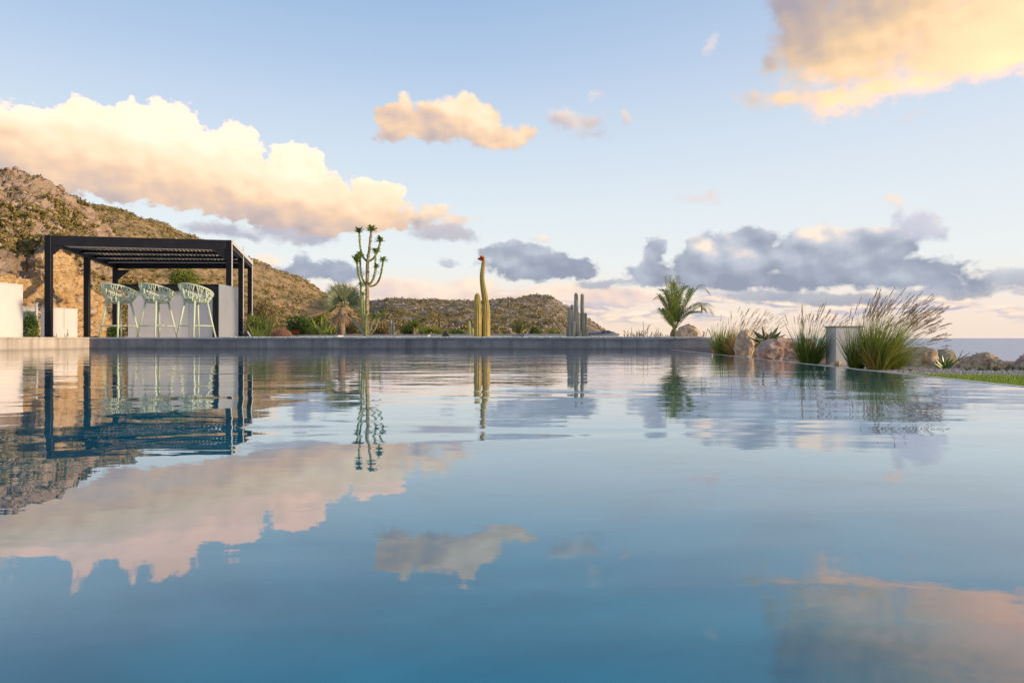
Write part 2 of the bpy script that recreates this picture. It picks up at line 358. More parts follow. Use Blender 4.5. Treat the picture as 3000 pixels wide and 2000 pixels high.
def npmesh(name, V_, F_, m, smooth=False, parent=None):
    me = bpy.data.meshes.new(name)
    V_ = np.asarray(V_, dtype=np.float32); F_ = np.asarray(F_, dtype=np.int32)
    k = F_.shape[1]
    me.vertices.add(len(V_)); me.vertices.foreach_set('co', V_.ravel())
    me.loops.add(F_.size); me.loops.foreach_set('vertex_index', F_.ravel())
    me.polygons.add(len(F_)); me.polygons.foreach_set('loop_start', np.arange(0, F_.size, k, dtype=np.int32))
    me.polygons.foreach_set('loop_total', np.full(len(F_), k, dtype=np.int32))
    if smooth: me.polygons.foreach_set('use_smooth', np.ones(len(F_), dtype=bool))
    me.update(calc_edges=True); me.validate()
    for x in (m if isinstance(m, (list, tuple)) else [m]): me.materials.append(x)
    o = bpy.data.objects.new(name, me); COL.objects.link(o)
    if parent is not None: o.parent = parent
    return o
def tag(o, label=None, cat=None, group=None, kind=None):
    if label: o['label'] = label
    if cat: o['category'] = cat
    if group: o['group'] = group
    if kind: o['kind'] = kind
    return o
def thing(name, loc, label, cat, group=None, rz=0.0):
    o = bpy.data.objects.new(name, None); COL.objects.link(o); o.location = loc; o.rotation_euler = (0, 0, rz)
    o.empty_display_size = 0.1
    return tag(o, label, cat, group)
def rel(root, o):   # geometry was written in world space: keep it there under its root
    o.matrix_parent_inverse = root.matrix_basis.inverted() if False else o.matrix_parent_inverse
    return o
def worldpart(mb, name, m, root, smooth=False):
    L = root.location
    ca, sa = math.cos(-root.rotation_euler.z), math.sin(-root.rotation_euler.z)
    mb.v = [((p[0] - L.x) * ca - (p[1] - L.y) * sa, (p[0] - L.x) * sa + (p[1] - L.y) * ca, p[2] - L.z) for p in mb.v]
    return mb.build(name, m, root, smooth)
def copytree(root, loc, rz=None, label=None, scale=None):
    r = root.copy(); COL.objects.link(r); r.location = loc
    if rz is not None: r.rotation_euler = (0, 0, rz)
    if label: r['label'] = label
    if scale: r.scale = (scale,) * 3
    for ch in list(root.children):
        c = ch.copy(); COL.objects.link(c); c.parent = r
        for g in list(ch.children):
            d = g.copy(); COL.objects.link(d); d.parent = c
    return r
def fbm(p, H=0.9, oc=5):
    return mnoise.fractal(p, H, 2.0, oc)
def interp(tab, x):
    xs = [a for a, _ in tab]; ys = [b for _, b in tab]
    return float(np.interp(x, xs, ys))

# ------------------------------------------------------------------ pool geometry
ED = Vector((0.068, 1.0, 0)).normalized()       # direction of the pool's long sides
EN = Vector((1.0, -0.068, 0)).normalized()      # direction of the far wall
A = Vector((-8.36, 13.5, 0))                    # far left corner of the water
WEND = Vector((3.71, 12.68, 0))                 # right end of the far wall
E0 = Vector((2.26, 3.01, 0))                    # a point on the overflow edge
tE = (A - E0).dot(ED); Ecor = E0 + ED * tE      # edge meets the far wall line
NB = -6.0
def back(p): return p + ED * ((NB - p.y) / ED.y)
water = MB()
n1, n2 = back(A), back(E0)
water.add([n1, n2 + EN * .02, Ecor + EN * .02, A], [(0, 1, 2, 3)])
tag(water.build('water', M_WATER), kind='structure')
DZ = 0.226                                       # deck level
def slab(p0, p1, nrm_, th, z0, z1, mb=None):
    """upright slab between p0 and p1 (plan), thickness th along nrm_"""
    mb = mb or MB(); n = Vector(nrm_).normalized() * th
    q = [p0, p1, p1 + n, p0 + n]
    vs = [(a.x, a.y, z) for z in (z0, z1) for a in q]
    return mb.add(vs, [(3, 2, 1, 0), (4, 5, 6, 7), (0, 1, 5, 4), (1, 2, 6, 5), (2, 3, 7, 6), (3, 0, 4, 7)])
r = thing('pool_wall', (A + WEND) / 2, 'grey stained concrete wall along the far side of the pool', 'wall')
worldpart(slab(A, WEND, ED, 0.30, -0.8, DZ - 0.03), 'wall_face', M_CONC, r)
worldpart(slab(A - EN * 0.0 - ED * 0.012, WEND + EN * 0.01 - ED * 0.012, ED, 0.33, DZ - 0.028, DZ + 0.004), 'coping', M_COPE, r)
lw0 = back(A)
r = thing('pool_wall', (A + lw0) / 2, 'sunlit beige concrete wall at the left side of the pool', 'wall')
worldpart(slab(lw0, A + ED * 0.3, -EN, 0.30, -0.8, DZ - 0.03), 'wall_face', M_CONCL, r)
worldpart(slab(lw0 + EN * 0.012, A + EN * 0.012 - ED * 0.013, -EN, 0.33, DZ - 0.028, DZ + 0.004), 'coping', M_CONCL, r)
r = thing('overflow_edge', E0, 'thin pale overflow lip along the right side of the pool', 'pool edge')
worldpart(slab(back(E0) + EN * .018, Ecor + EN * .018, EN, 0.032, -0.6, 0.0018), 'lip', mat('lip_stone', (0.5, 0.48, 0.46), 0.3), r)
# terraces: left of the pool and beyond the far wall, and a strip behind the camera
d = MB()
far = 26.0
d.add([(-26, 14.0, DZ - .006), (-9, 14.0, DZ - .006), (4.2, 13.05, DZ - .006), (5.2, 17.6, DZ - .006), (-4, 17.8, DZ - .006), (-4.5, 24.5, DZ - .006), (-26, 24.5, DZ - .006)], [tuple(range(7))])
tag(d.build('terrace', M_DECK), kind='structure')
d = MB()
lp0 = lw0 - EN * 0.33; lp1 = A - EN * 0.33 + ED * .3
d.add([(-26, NB, DZ - .006), (lp0.x, lp0.y, DZ - .006), (lp1.x, lp1.y + .2, DZ - .006), (-26, 14.0, DZ - .006)], [(0, 1, 2, 3)])
tag(d.build('terrace', M_DECK), kind='structure')
d = MB()
b0, b1 = back(A), back(E0)
d.box(((b0.x + b1.x) / 2, NB - 3.0, -0.3), (b1.x - b0.x + 12, 6.0, DZ * 2 + .6 - .01))
tag(d.build('terrace', M_DECK), kind='structure')

# ------------------------------------------------------------------ hills
def rockmat(name, cols, scale, bump, veg=None, vscale=0.2, vth=0.5, flat=None):
    m, t, b = newmat(name)
    g = t.n('ShaderNodeNewGeometry'); pos = g.outputs['Position']
    f = t.noise(pos, scale, 8, 0.62, 0.3)
    c = t.ramp(f, [(0.28 + 0.44 * i / (len(cols) - 1), x) for i, x in enumerate(cols)])
    if veg:
        n = t.noise(pos, vscale, 8, 0.68)
        sp = t.n('ShaderNodeSeparateXYZ'); t.put(sp.inputs[0], g.outputs['Normal'])
        vv = t.m('ADD', n, t.m('MULTIPLY', t.m('SUBTRACT', sp.outputs[2], flat or 0.6), 0.5))
        vm = t.m('MULTIPLY', t.m('SUBTRACT', vv, vth), 12.0, clamp=True)
        vc = t.ramp(t.noise(pos, scale * 1.7, 5, 0.7), [(0.35, veg[0]), (0.5, veg[1]), (0.65, veg[2])])
        c = t.mix(vm, c, vc)
    t.put(b.inputs['Base Color'], c); b.inputs['Roughness'].default_value = 0.95; b.inputs['Specular IOR Level'].default_value = 0.15
    bn = t.n('ShaderNodeBump'); bn.inputs['Distance'].default_value = bump
    t.put(bn.inputs['Height'], t.noise(pos, scale * 1.3, 8, 0.68)); t.put(b.inputs['Normal'], bn.outputs[0])
    return m
VEG = ((0.10, 0.085, 0.025), (0.22, 0.165, 0.055), (0.36, 0.26, 0.11))
M_CUT = rockmat('cut_rock', [(0.16, 0.08, 0.035), (0.66, 0.42, 0.19), (0.88, 0.64, 0.36), (0.42, 0.23, 0.10)], 2.4, 0.45, VEG, 0.35, 0.70, 0.8)
M_ROCKH = rockmat('hill_rock', [(0.14, 0.095, 0.065), (0.38, 0.27, 0.18), (0.50, 0.38, 0.28), (0.26, 0.175, 0.115)], 0.35, 1.2, VEG, 0.12, 0.50, 0.75)
M_H1 = rockmat('scrub_hill', [(0.13, 0.095, 0.045), (0.38, 0.27, 0.15), (0.24, 0.165, 0.075)], 0.45, 0.7, VEG, 0.22, 0.52, 0.85)
M_H2 = rockmat('far_hill', [(0.10, 0.08, 0.06), (0.30, 0.25, 0.21), (0.18, 0.145, 0.11)], 0.10, 3.0, VEG, 0.06, 0.50, 0.9)

def hill(name, x0, x1, nx, rows, nt, amps, m, seed, mult=None):
    """rows: list of (Y, table or fn giving photo row y at photo column x). Real surface at real distances."""
    xs = np.linspace(x0, x1, nx); ys = [r_[0] for r_ in rows]
    V_ = []; tt = np.linspace(0, len(rows) - 1, nt)
    for i, px in enumerate(xs):
        zs = []; mu = interp(mult, px) if mult else 1.0
        for (Y, f) in rows:
            yy = f(px) if callable(f) else interp(f, px); Y = Y * mu
            zs.append(CH + (HZ - yy) / FP * Y if not isinstance(yy, tuple) else yy[0])
        for t_ in tt:
            a = int(min(t_, len(rows) - 2)); u = t_ - a
            Y = (ys[a] + (ys[a + 1] - ys[a]) * u) * mu
            # catmull-rom on heights
            p0, p1, p2, p3 = zs[max(a - 1, 0)], zs[a], zs[a + 1], zs[min(a + 2, len(zs) - 1)]
            z = 0.5 * ((2 * p1) + (-p0 + p2) * u + (2 * p0 - 5 * p1 + 4 * p2 - p3) * u * u + (-p0 + 3 * p1 - 3 * p2 + p3) * u ** 3)
            z = p1 + (p2 - p1) * u if (z - p1) * (z - p2) > 0 else z
            V_.append(((px - 1500) / FP * Y, Y, z))
    V_ = np.array(V_).reshape(nx, nt, 3)
    du = np.gradient(V_, axis=0); dv = np.gradient(V_, axis=1)
    N_ = np.cross(du, dv); N_ /= np.linalg.norm(N_, axis=2, keepdims=True) + 1e-9
    N_[N_[..., 2] < 0] *= -1
    for i in range(nx):
        for j in range(nt):
            p = Vector(V_[i, j]); d_ = 0
            edge = min(1.0, 0.15 + j / (nt * 0.06))
            for (sc, am, kind_) in amps:
                q = Vector((p.x * sc + seed, p.y * sc, p.z * sc * 1.2))
                if kind_ == 'f': d_ += am * fbm(q, 0.8, 5)
                elif kind_ == 'r': d_ += am * (mnoise.ridged_multi_fractal(q, 0.9, 2.1, 4, 1.0, 2.0) - 1.55)
                elif kind_ == 'v':
                    dd = mnoise.voronoi(q)[0]; d_ += am * (dd[1] - dd[0])
            V_[i, j] += N_[i, j] * d_ * edge
    idx = np.arange(nx * nt).reshape(nx, nt)
    F_ = np.stack([idx[:-1, :-1], idx[1:, :-1], idx[1:, 1:], idx[:-1, 1:]], -1).reshape(-1, 4)
    o = npmesh(name, V_.reshape(-1, 3), F_, m)
    tag(o, kind='structure')
    return o, V_, N_
ridge0 = [(-1500, 270), (-600, 420), (-200, 476), (0, 504), (45, 510), (100, 526), (160, 552), (200, 570), (240, 592), (262, 610), (300, 645), (328, 675), (343, 700), (352, 745), (362, 850), (375, 940), (395, 990), (520, 992)]
cut0 = [(-1500, 700), (-300, 770), (0, 770), (40, 800), (90, 805), (125, 745), (150, 722), (185, 742), (230, 800), (275, 842), (300, 880), (340, 935), (365, 975), (395, 990), (520, 992)]
mid0 = [(-1500, 500), (-300, 600), (0, 640), (100, 640), (200, 680), (280, 730), (320, 790), (345, 860), (360, 930), (380, 980), (395, 990), (520, 992)]
base0 = lambda x: 985 if x < 390 else 988
o0, V0, N0 = hill('hillside', -1100, 430, 560, [(24.6, base0), (26.5, lambda x: interp(cut0, x) * .55 + 985 * .45), (29.5, lambda x: interp(cut0, x)), (46, lambda x: interp(mid0, x)), (72, lambda x: interp(ridge0, x)), (110, lambda x: interp(ridge0, x) * .6 + 990 * .4)], 400,
                  [(0.10, 0.9, 'f'), (0.17, 0.7, 'r'), (0.45, 0.42, 'r'), (1.1, 0.34, 'v'), (2.4, 0.20, 'r'), (5.0, 0.10, 'v')], [M_CUT, M_ROCKH], 3.1, [(-1100, .55), (0, .86), (100, .93), (200, 1.04), (300, 1.22), (430, 1.55)])
# the cut face keeps the bare rock, everything above it the weathered hillside
me = o0.data; fi = np.zeros(len(me.polygons), dtype=np.int32).reshape(559, 399)
for i in range(559):
    lim = int(399 * (2.0 / 5)) + int(10 * mnoise.noise(Vector((i * .07, 0, 0))) + 4 * mnoise.noise(Vector((i * .4, 0, 3))))
    fi[i, lim:] = 1
me.polygons.foreach_set('material_index', fi.ravel())
ridge1 = [(-600, 560), (0, 590), (250, 609), (285, 615), (350, 626), (420, 641), (500, 666), (570, 694), (600, 706), (700, 750), (742, 767), (830, 797), (900, 830), (960, 866), (1010, 900), (1060, 935), (1120, 962), (1200, 985), (1400, 992)]
o1, V1, N1 = hill('hillside', -500, 1300, 360, [(45, lambda x: 987), (70, lambda x: 987 * .72 + interp(ridge1, x) * .28), (110, lambda x: 987 * .45 + interp(ridge1, x) * .55), (200, lambda x: interp(ridge1, x)), (300, lambda x: interp(ridge1, x) * .6 + 990 * .4)], 220,
                  [(0.03, 2.5, 'f'), (0.12, 0.8, 'r'), (0.4, 0.35, 'f')], M_H1, 9.7, [(-500, .5), (250, .8), (600, 1.0), (1000, 1.45), (1300, 1.9)])
ridge2 = [(600, 930), (900, 900), (1000, 893), (1086, 884), (1130, 877), (1180, 875), (1230, 879), (1300, 881), (1380, 882), (1430, 880), (1480, 873), (1530, 869), (1600, 868), (1620, 874), (1650, 892), (1700, 920), (1750, 950), (1800, 984), (1850, 1020), (1930, 1100), (2050, 1235)]
botm = [(600, 1000), (1500, 1010), (1650, 1100), (2050, 1700)]
o2, V2, N2 = hill('hillside', 650, 1980, 300, [(150, lambda x: 1001 if x < 1500 else interp([(1500, 1001), (1700, 1200), (1980, 1830)], x)), (230, lambda x: interp(ridge2, x) * .3 + 1000 * .7 + max(0, x - 1650) * .35), (330, lambda x: interp(ridge2, x) * .62 + 1000 * .38 + max(0, x - 1700) * .12), (470, lambda x: interp(ridge2, x)), (650, lambda x: interp(ridge2, x) * .5 + 1000 * .5)], 200,
                  [(0.012, 1.6, 'f'), (0.05, 1.5, 'r'), (0.15, 0.8, 'f')], M_H2, 17.3, [(650, .95), (1400, .95), (1600, 1.08), (1980, 1.35)])
# ground of the garden and the slope down to the sea
def ground():
    nx, ny = 150, 130
    xs = np.linspace(-30, 40, nx); ys = np.concatenate([np.linspace(-12, 20, 90), np.linspace(20.5, 160, 40)])
    V_ = np.zeros((nx, ny, 3))
    for i, x in enumerate(xs):
        for j, y in enumerate(ys):
            z = 0.17 if y > 13.6 and x < 3.9 + max(0, (y - 13)) * 0.1 else -0.055
            pe = E0.x + (y - E0.y) * 0.068
            if x < pe + 0.03 and y < 13.4: z = -0.9
            # plateau edge: falls away to the sea beyond the boulders
            e = max(0, (y - 7.4) - max(0, 6.4 - x) * 3.2) if x > 3.9 else max(0, y - 27 - max(0, (0 - x)) * 3)
            e2 = max(0, x - 14)
            z -= min(60.5, (e * 0.8 + e2 * .8) * (1 + 0.05 * (e + e2)))
            z += 0.012 * fbm(Vector((x * .8, y * .8, 0)))
            V_[i, j] = (x, y, max(z, -60.4))
    idx = np.arange(nx * ny).reshape(nx, ny)
    F_ = np.stack([idx[:-1, :-1], idx[1:, :-1], idx[1:, 1:], idx[:-1, 1:]], -1).reshape(-1, 4)
    return npmesh('ground', V_.reshape(-1, 3), F_, mat('soil', (0.16, 0.12, 0.075), 0.95, (0.30, 0.24, 0.16), 1.5, 8, 0.02, 12, coords='W', spec=.1))
tag(ground(), kind='structure')
s = MB(); ang = [2 * math.pi * k / 64 for k in range(64)]
s.add([(90000 * math.cos(a_), 90000 * math.sin(a_), -60) for a_ in ang], [tuple(range(64))])
tag(s.build('sea', M_SEA), kind='structure')

# scrub scattered over the hills
def scatter_clumps(name, V_, N_, count, rfun, accept, m, ncards=16, seed=1, flat=0.7):
    rg = np.random.default_rng(seed); nx, nt = V_.shape[:2]
    pos = []; rad = []
    while len(pos) < count:
        i, j = rg.integers(1, nx - 1), rg.integers(2, nt - 1)
        if not accept(i, j, V_[i, j], rg): continue
        pos.append(V_[i, j] + (V_[i + 1 if i + 1 < nx else i, j] - V_[i, j]) * rg.random()); rad.append(rfun(V_[i, j], rg))
    pos = np.array(pos); rad = np.array(rad)
    n = count * ncards
    ctr = np.repeat(pos, ncards, 0); rr = np.repeat(rad, ncards)
    dv = rg.normal(size=(n, 3)); dv /= np.linalg.norm(dv, axis=1, keepdims=True); dv[:, 2] = np.abs(dv[:, 2]) * flat
    c = ctr + dv * (rr * (0.45 + 0.6 * rg.random(n)))[:, None]
    t1 = rg.normal(size=(n, 3)); t1 /= np.linalg.norm(t1, axis=1, keepdims=True)
    t2 = np.cross(t1, rg.normal(size=(n, 3))); t2 /= np.linalg.norm(t2, axis=1, keepdims=True)
    sz = (rr * 0.34)[:, None]
    Vv = np.stack([c - t1 * sz, c + t1 * sz, c + t2 * sz * 1.3], 1).reshape(-1, 3)
    Ff = np.arange(n * 3).reshape(-1, 3)
    return npmesh(name, Vv, Ff, m)
def clumpmat(name, cols):
    m, t, b = newmat(name)
    g = t.n('ShaderNodeNewGeometry')
    f = t.noise(g.outputs['Position'], 0.5, 2, 0.5)
    f = t.m('ADD', t.m('MULTIPLY', g.outputs['Random Per Island'], 0.5), t.m('MULTIPLY_ADD', f, 1.6, -0.55), clamp=True)
    t.put(b.inputs['Base Color'], t.ramp(f, [(i / (len(cols) - 1), x) for i, x in enumerate(cols)]))
    b.inputs['Roughness'].default_value = 0.8; b.inputs['Specular IOR Level'].default_value = 0.2
    return m
M_SCRUB = clumpmat('scrub', [(0.08, 0.09, 0.022), (0.18, 0.155, 0.045), (0.30, 0.23, 0.09), (0.42, 0.31, 0.15)])
M_SCRUBG = clumpmat('scrub_green', [(0.03, 0.05, 0.012), (0.075, 0.095, 0.025), (0.15, 0.14, 0.045)])
def nval(p, s_, o=0): return mnoise.noise(Vector((p[0] * s_ + o, p[1] * s_, p[2] * s_)))
sA = scatter_clumps('scrub', V0, N0, 8500, lambda p, g: 0.10 + 0.24 * g.random() ** 3 * (p[1] / 35), lambda i, j, p, g: (j > 158 and nval(p, .15) > -0.05 + (0.24 if j > 255 else 0) or (j > 20 and g.random() < 0.006)) and j < 318 and i > 300, M_SCRUB, 26, 2)
tag(sA, 'dry brown and green scrub growing over the rocky near hillside', 'scrub', kind='stuff')
sB = scatter_clumps('scrub', V1, N1, 22000, lambda p, g: (0.18 + 0.5 * g.random() ** 3) * (0.5 + p[1] / 220), lambda i, j, p, g: j < 172 and nval(p, .05, 4) > -0.5 and i > 110, M_SCRUB, 13, 3)
tag(sB, 'low dry scrub dotted over the long brown slope behind the pergola', 'scrub', kind='stuff')
sC = scatter_clumps('scrub', V2, N2, 9000, lambda p, g: 0.6 + 1.3 * g.random() ** 3, lambda i, j, p, g: j < 158 and nval(p, .02, 8) > -0.4, M_SCRUB, 12, 4)
tag(sC, 'low dark scrub on the farthest rounded hill', 'scrub', kind='stuff')
def rocks(name, V_, count, rfun, accept, m, seed):
    rg = np.random.default_rng(seed)
    import bmesh
    bm = bmesh.new(); bmesh.ops.create_icosphere(bm, subdivisions=1, radius=1.0)
    bv = np.array([v.co[:] for v in bm.verts]); bf = np.array([[v.index for v in f.verts] for f in bm.faces]); bm.free()
    Vv = []; Ff = []; k = 0
    while k < count:
        i, j = rg.integers(1, V_.shape[0] - 1), rg.integers(2, V_.shape[1] - 1)
        if not accept(i, j, V_[i, j], rg): continue
        r_ = rfun(V_[i, j], rg); q = bv * (0.7 + 0.6 * rg.random((len(bv), 1))) * (r_ * np.array([1, 1, .7]))
        Vv.append(q + V_[i, j]); Ff.append(bf + k * len(bv)); k += 1
    return npmesh(name, np.concatenate(Vv), np.concatenate(Ff), m)
M_HR = clumpmat('hill_stones', [(0.20, 0.14, 0.10), (0.34, 0.26, 0.19), (0.46, 0.37, 0.29)])
tag(rocks('loose_rocks', V1, 5200, lambda p, g: (0.12 + 0.36 * g.random() ** 3) * (0.5 + p[1] / 220), lambda i, j, p, g: j < 172 and nval(p, .06, 1) > -0.1, M_HR, 5), 'pale loose rocks lying among scrub on the long brown slope', 'rocks', kind='stuff')
tag(rocks('loose_rocks', V2, 5200, lambda p, g: 0.35 + 0.8 * g.random() ** 3, lambda i, j, p, g: j < 150 and nval(p, .02, 1) > -0.2, clumpmat('far_stones', [(0.18, 0.145, 0.12), (0.28, 0.23, 0.20), (0.36, 0.31, 0.27)]), 6), 'pale rock outcrops over the farthest rounded hill', 'rocks', kind='stuff')
tag(rocks('loose_rocks', V0, 2200, lambda p, g: (0.05 + 0.28 * g.random() ** 4) * (p[1] / 45), lambda i, j, p, g: i > 300 and 8 < j < 315 and (j > 165 or g.random() < .35), M_HR, 7), 'broken stones scattered over the rocky near hillside', 'rocks', kind='stuff')

# ------------------------------------------------------------------ garden walls on the left
def mat_rand_scene(): pass
g0 = DZ - 0.006
def longwall(px, Yfar, L_, H_, th, label):
    e = P(px, 0, Yfar); e.z = 0; c0 = e - ED * L_; cm = (e + c0) / 2
    r = thing('garden_wall', (cm.x, cm.y, g0), label, 'wall')
    worldpart(slab(c0, e, -EN, th, g0, g0 + H_ - .03), 'wall_body', M_WHITE, r)
    worldpart(slab(c0 + EN * .006 - ED * .006, e + EN * .006 + ED * .006, -EN, th + .012, g0 + H_ - .028, g0 + H_), 'wall_cap', M_WHITE, r)
longwall(67, 14.1, 5.0, 1.095, .22, 'tall cream rendered wall at the far left edge of the picture')
Yg = 20.2
longwall(227, 21.4, 1.25, .90, .22, 'low cream rendered wall between the two left pergola posts')
longwall(112, 20.9, 1.2, .93, .2, 'pinkish white wall section in the gap beside the tall cream wall')
r = thing('gate_post', (P(106, 0, Yg - .2).x, Yg - .2, g0), 'slim white post standing before the white wall gap', 'post')
mb = MB(); mb.box((r.location.x, Yg - .2, g0 + .5), (0.06, 0.06, 1.0), 0, .004); worldpart(mb, 'shaft', M_WHITE, r)
mb = MB(); mb.box((r.location.x, Yg - .2, g0 + 1.01), (0.09, 0.09, 0.03), 0, .004); worldpart(mb, 'cap', M_WHITE, r)
r = thing('wall_lamp', (P(116, 0, Yg).x, Yg + 0.38, g0 + .62), 'small rust brown lamp hanging in the white wall gap', 'lamp')
mb = MB(); mb.tube([(r.location.x, Yg + .3, r.location.z + .06), (r.location.x, Yg + .3, r.location.z + .03), (r.location.x, Yg + .3, r.location.z - .05), (r.location.x, Yg + .3, r.location.z - .06)], [.02, .05, .11, .10], 12); worldpart(mb, 'lamp_shade', M_RUST, r, True)
mb = MB(); mb.tube([(r.location.x, Yg + .38, r.location.z + .12), (r.location.x, Yg + .3, r.location.z + .10), (r.location.x, Yg + .3, r.location.z + .05)], .012, 6); worldpart(mb, 'bracket', M_RUST, r)

# ------------------------------------------------------------------ pergola
HP = 2.40
def top(px, Y): return Vector(((px - 1500) / FP * Y, Y, CH + HP))
nL, nR = top(143, 16.05), top(672, 16.84)
fL, fR = top(338, 21.7), top(733, 21.7)
mL, mR = nL.lerp(fL, .5), nR.lerp(fR, .5)
PT = thing('pergola', ((nL + fR) / 2 - Vector((0, 0, HP))).to_tuple(), 'black metal pergola with slatted roof over the outdoor bar', 'pergola')
PT.location.z = g0
yaw = math.atan2(nR.y - nL.y, nR.x - nL.x)
for p in (nL, nR, mL, mR, fL, fR):
    mb = MB(); mb.box((p.x, p.y, (g0 + p.z) / 2), (0.135, 0.135, p.z - g0 - .004), yaw, 0.006); worldpart(mb, 'post', M_BLACK, PT)
    mb = MB(); mb.box((p.x, p.y, g0 + 0.012), (0.20, 0.20, 0.018), yaw, 0.004); worldpart(mb, 'base_plate', M_BLACK, PT)
def beam(a, b, wd, h, zc, m, nm, inset=0.07):
    d = (b - a); L = Vector((d.x, d.y, 0)).length; c = (a + b) / 2
    mb = MB(); mb.box((c.x, c.y, zc), (L - 2 * inset, wd, h), math.atan2(d.y, d.x), 0.005); return worldpart(mb, nm, m, PT)
zt = CH + HP
beam(nL, nR, 0.13, 0.24, zt - .123, M_DARK, 'front_beam'); beam(fL, fR, .12, .20, zt - .104, M_BLACK, 'rear_beam')
beam(nL, fL, 0.12, 0.20, zt - .104, M_BLACK, 'side_beam'); beam(nR, fR, 0.12, 0.20, zt - .104, M_BLACK, 'side_beam')
for k in range(1, 5):
    a_ = nL.lerp(fL, k / 5 + .0); b_ = nR.lerp(fR, k / 5 + .0)
    beam(a_, b_, 0.06, 0.075, zt - .088, M_BLACK, 'cross_beam', 0.06)
    beam(a_ - Vector((0, .055, 0)), b_ - Vector((0, .055, 0)), 0.03, 0.018, zt - .136, M_STRIP, 'edge_strip', 0.12)
beam(nL - Vector((0, 0.03, 0)), nR - Vector((0, .03, 0)), 0.05, 0.010, zt - .251, M_STRIP, 'edge_strip', 0.40)
# roof slats run front to back with narrow gaps
mb = MB(); ns = 40
for k in range(ns):
    u = (k + .5) / ns; a_ = nL.lerp(nR, u); b_ = fL.lerp(fR, u); d = b_ - a_; c = (a_ + b_) / 2
    gap = 0.05
    mb.box((c.x, c.y, zt - .035), (d.length - .14, (nR - nL).length / ns - gap, 0.010), math.atan2(d.y, d.x))
worldpart(mb, 'roof_slats', M_BLACK, PT)
# light gutter strip on the right eave; pale metal strips as sunlit post faces
a_ = nR + Vector((.085, 0, 0)); b_ = fR + Vector((.085, 0, 0))
beam(a_, b_, 0.02, 0.11, zt - .05, M_STRIP, 'gutter', 0.0)
for p, h in ((nR, 0), (mR, .16), (fR, .10)):
    mb = MB(); mb.box((p.x + .082, p.y - .045, (g0 + p.z + h) / 2), (0.022, 0.04, p.z + h - g0), yaw, .003); worldpart(mb, 'lit_face_strip', M_STRIP, PT)
def brace(p, dx, s=.30):
    mb = MB(); d = (nR - nL).normalized() * dx; t_ = .05
    n = Vector((-d.y, d.x, 0)).normalized() * t_
    z = zt - .245
    tri = [p + d * .068, p + d * (.068 + s * .7), p + d * .068]; zz = [z, z, z - s * .62]
    vs = [(q.x - n.x, q.y - n.y, a) for q, a in zip(tri, zz)] + [(q.x + n.x, q.y + n.y, a) for q, a in zip(tri, zz)]
    mb.add(vs, [(0, 1, 2), (5, 4, 3), (0, 3, 4, 1), (1, 4, 5, 2), (2, 5, 3, 0)]); worldpart(mb, 'corner_brace', M_DARK, PT)
brace(nL, 1, .34); brace(nR, -1, .42); brace(fL, 1, .5)
mb = MB(); q = P(418, 707, 20); mb.box((q.x + 2.6, 19.8, zt + .05), (.25, .12, .05), yaw, .01); worldpart(mb, 'motor_box', M_BLACK, PT)
# two thin pull cords hanging at the rear left
for dx in (0, .06):
    mb = MB(); mb.tube([(fL.x - .35 + dx, fL.y - 1.0, zt - .2), (fL.x - .34 + dx, fL.y - 1.0, CH + 1.0), (fL.x - .33 + dx, fL.y - 1.0, CH + .4)], .006, 5); worldpart(mb, 'pull_cord', M_BLACK, PT)

# ------------------------------------------------------------------ bar
Yb = 14.5; HB = 157 / FP * Yb
bx1 = P(640, 0, Yb).x; bx0 = P(367, 0, Yb).x; bxo = P(293, 0, Yb).x
BR = thing('outdoor_bar', ((bx0 + bx1) / 2, Yb + .5, g0), 'long outdoor bar counter with black top and silver grey side', 'bar')
zb = CH + HB; by = math.radians(-0.4)
def bpart(c, dm, nm, m, bev=.004): mb = MB(); mb.box(c, dm, 0, bev); return worldpart(mb, nm, m, BR)
bpart(((bxo + bx1) / 2, Yb + .5, zb - .02), (bx1 - bxo, 1.0, .035), 'worktop', M_BLACK)
bpart(((bx0 + bx1) / 2 - .02, Yb + .03, zb - .087), (bx1 - bx0 - .1, .05, .095), 'apron', M_DARK)
bpart(((bx0 + bx1 - .13) / 2, Yb + .40, (g0 + zb - .14) / 2), (bx1 - bx0 - .13, .6, zb - .14 - g0), 'front_panel', M_PANEL)
bpart((bx1 - .065, Yb + .03, (g0 + zb - .04) / 2), (.125, .058, zb - .042 - g0), 'end_leg', M_DARK)
bpart((bx1 + .012, Yb + .49, (g0 + zb) / 2 + .0), (.022, 1.0, zb - g0), 'side_panel', M_SILVER, .003)
bpart(((bxo + bx0) / 2, Yb + .5, zb - .055), (bx0 - bxo - .02, .9, .03), 'overhang_lining', M_BROWN)
for k in range(1, 3):
    bpart((bx0 + (bx1 - bx0) * k / 3, Yb + .098, (g0 + zb - .14) / 2), (.006, .008, zb - .16 - g0), 'panel_joint', M_STRIP, 0)

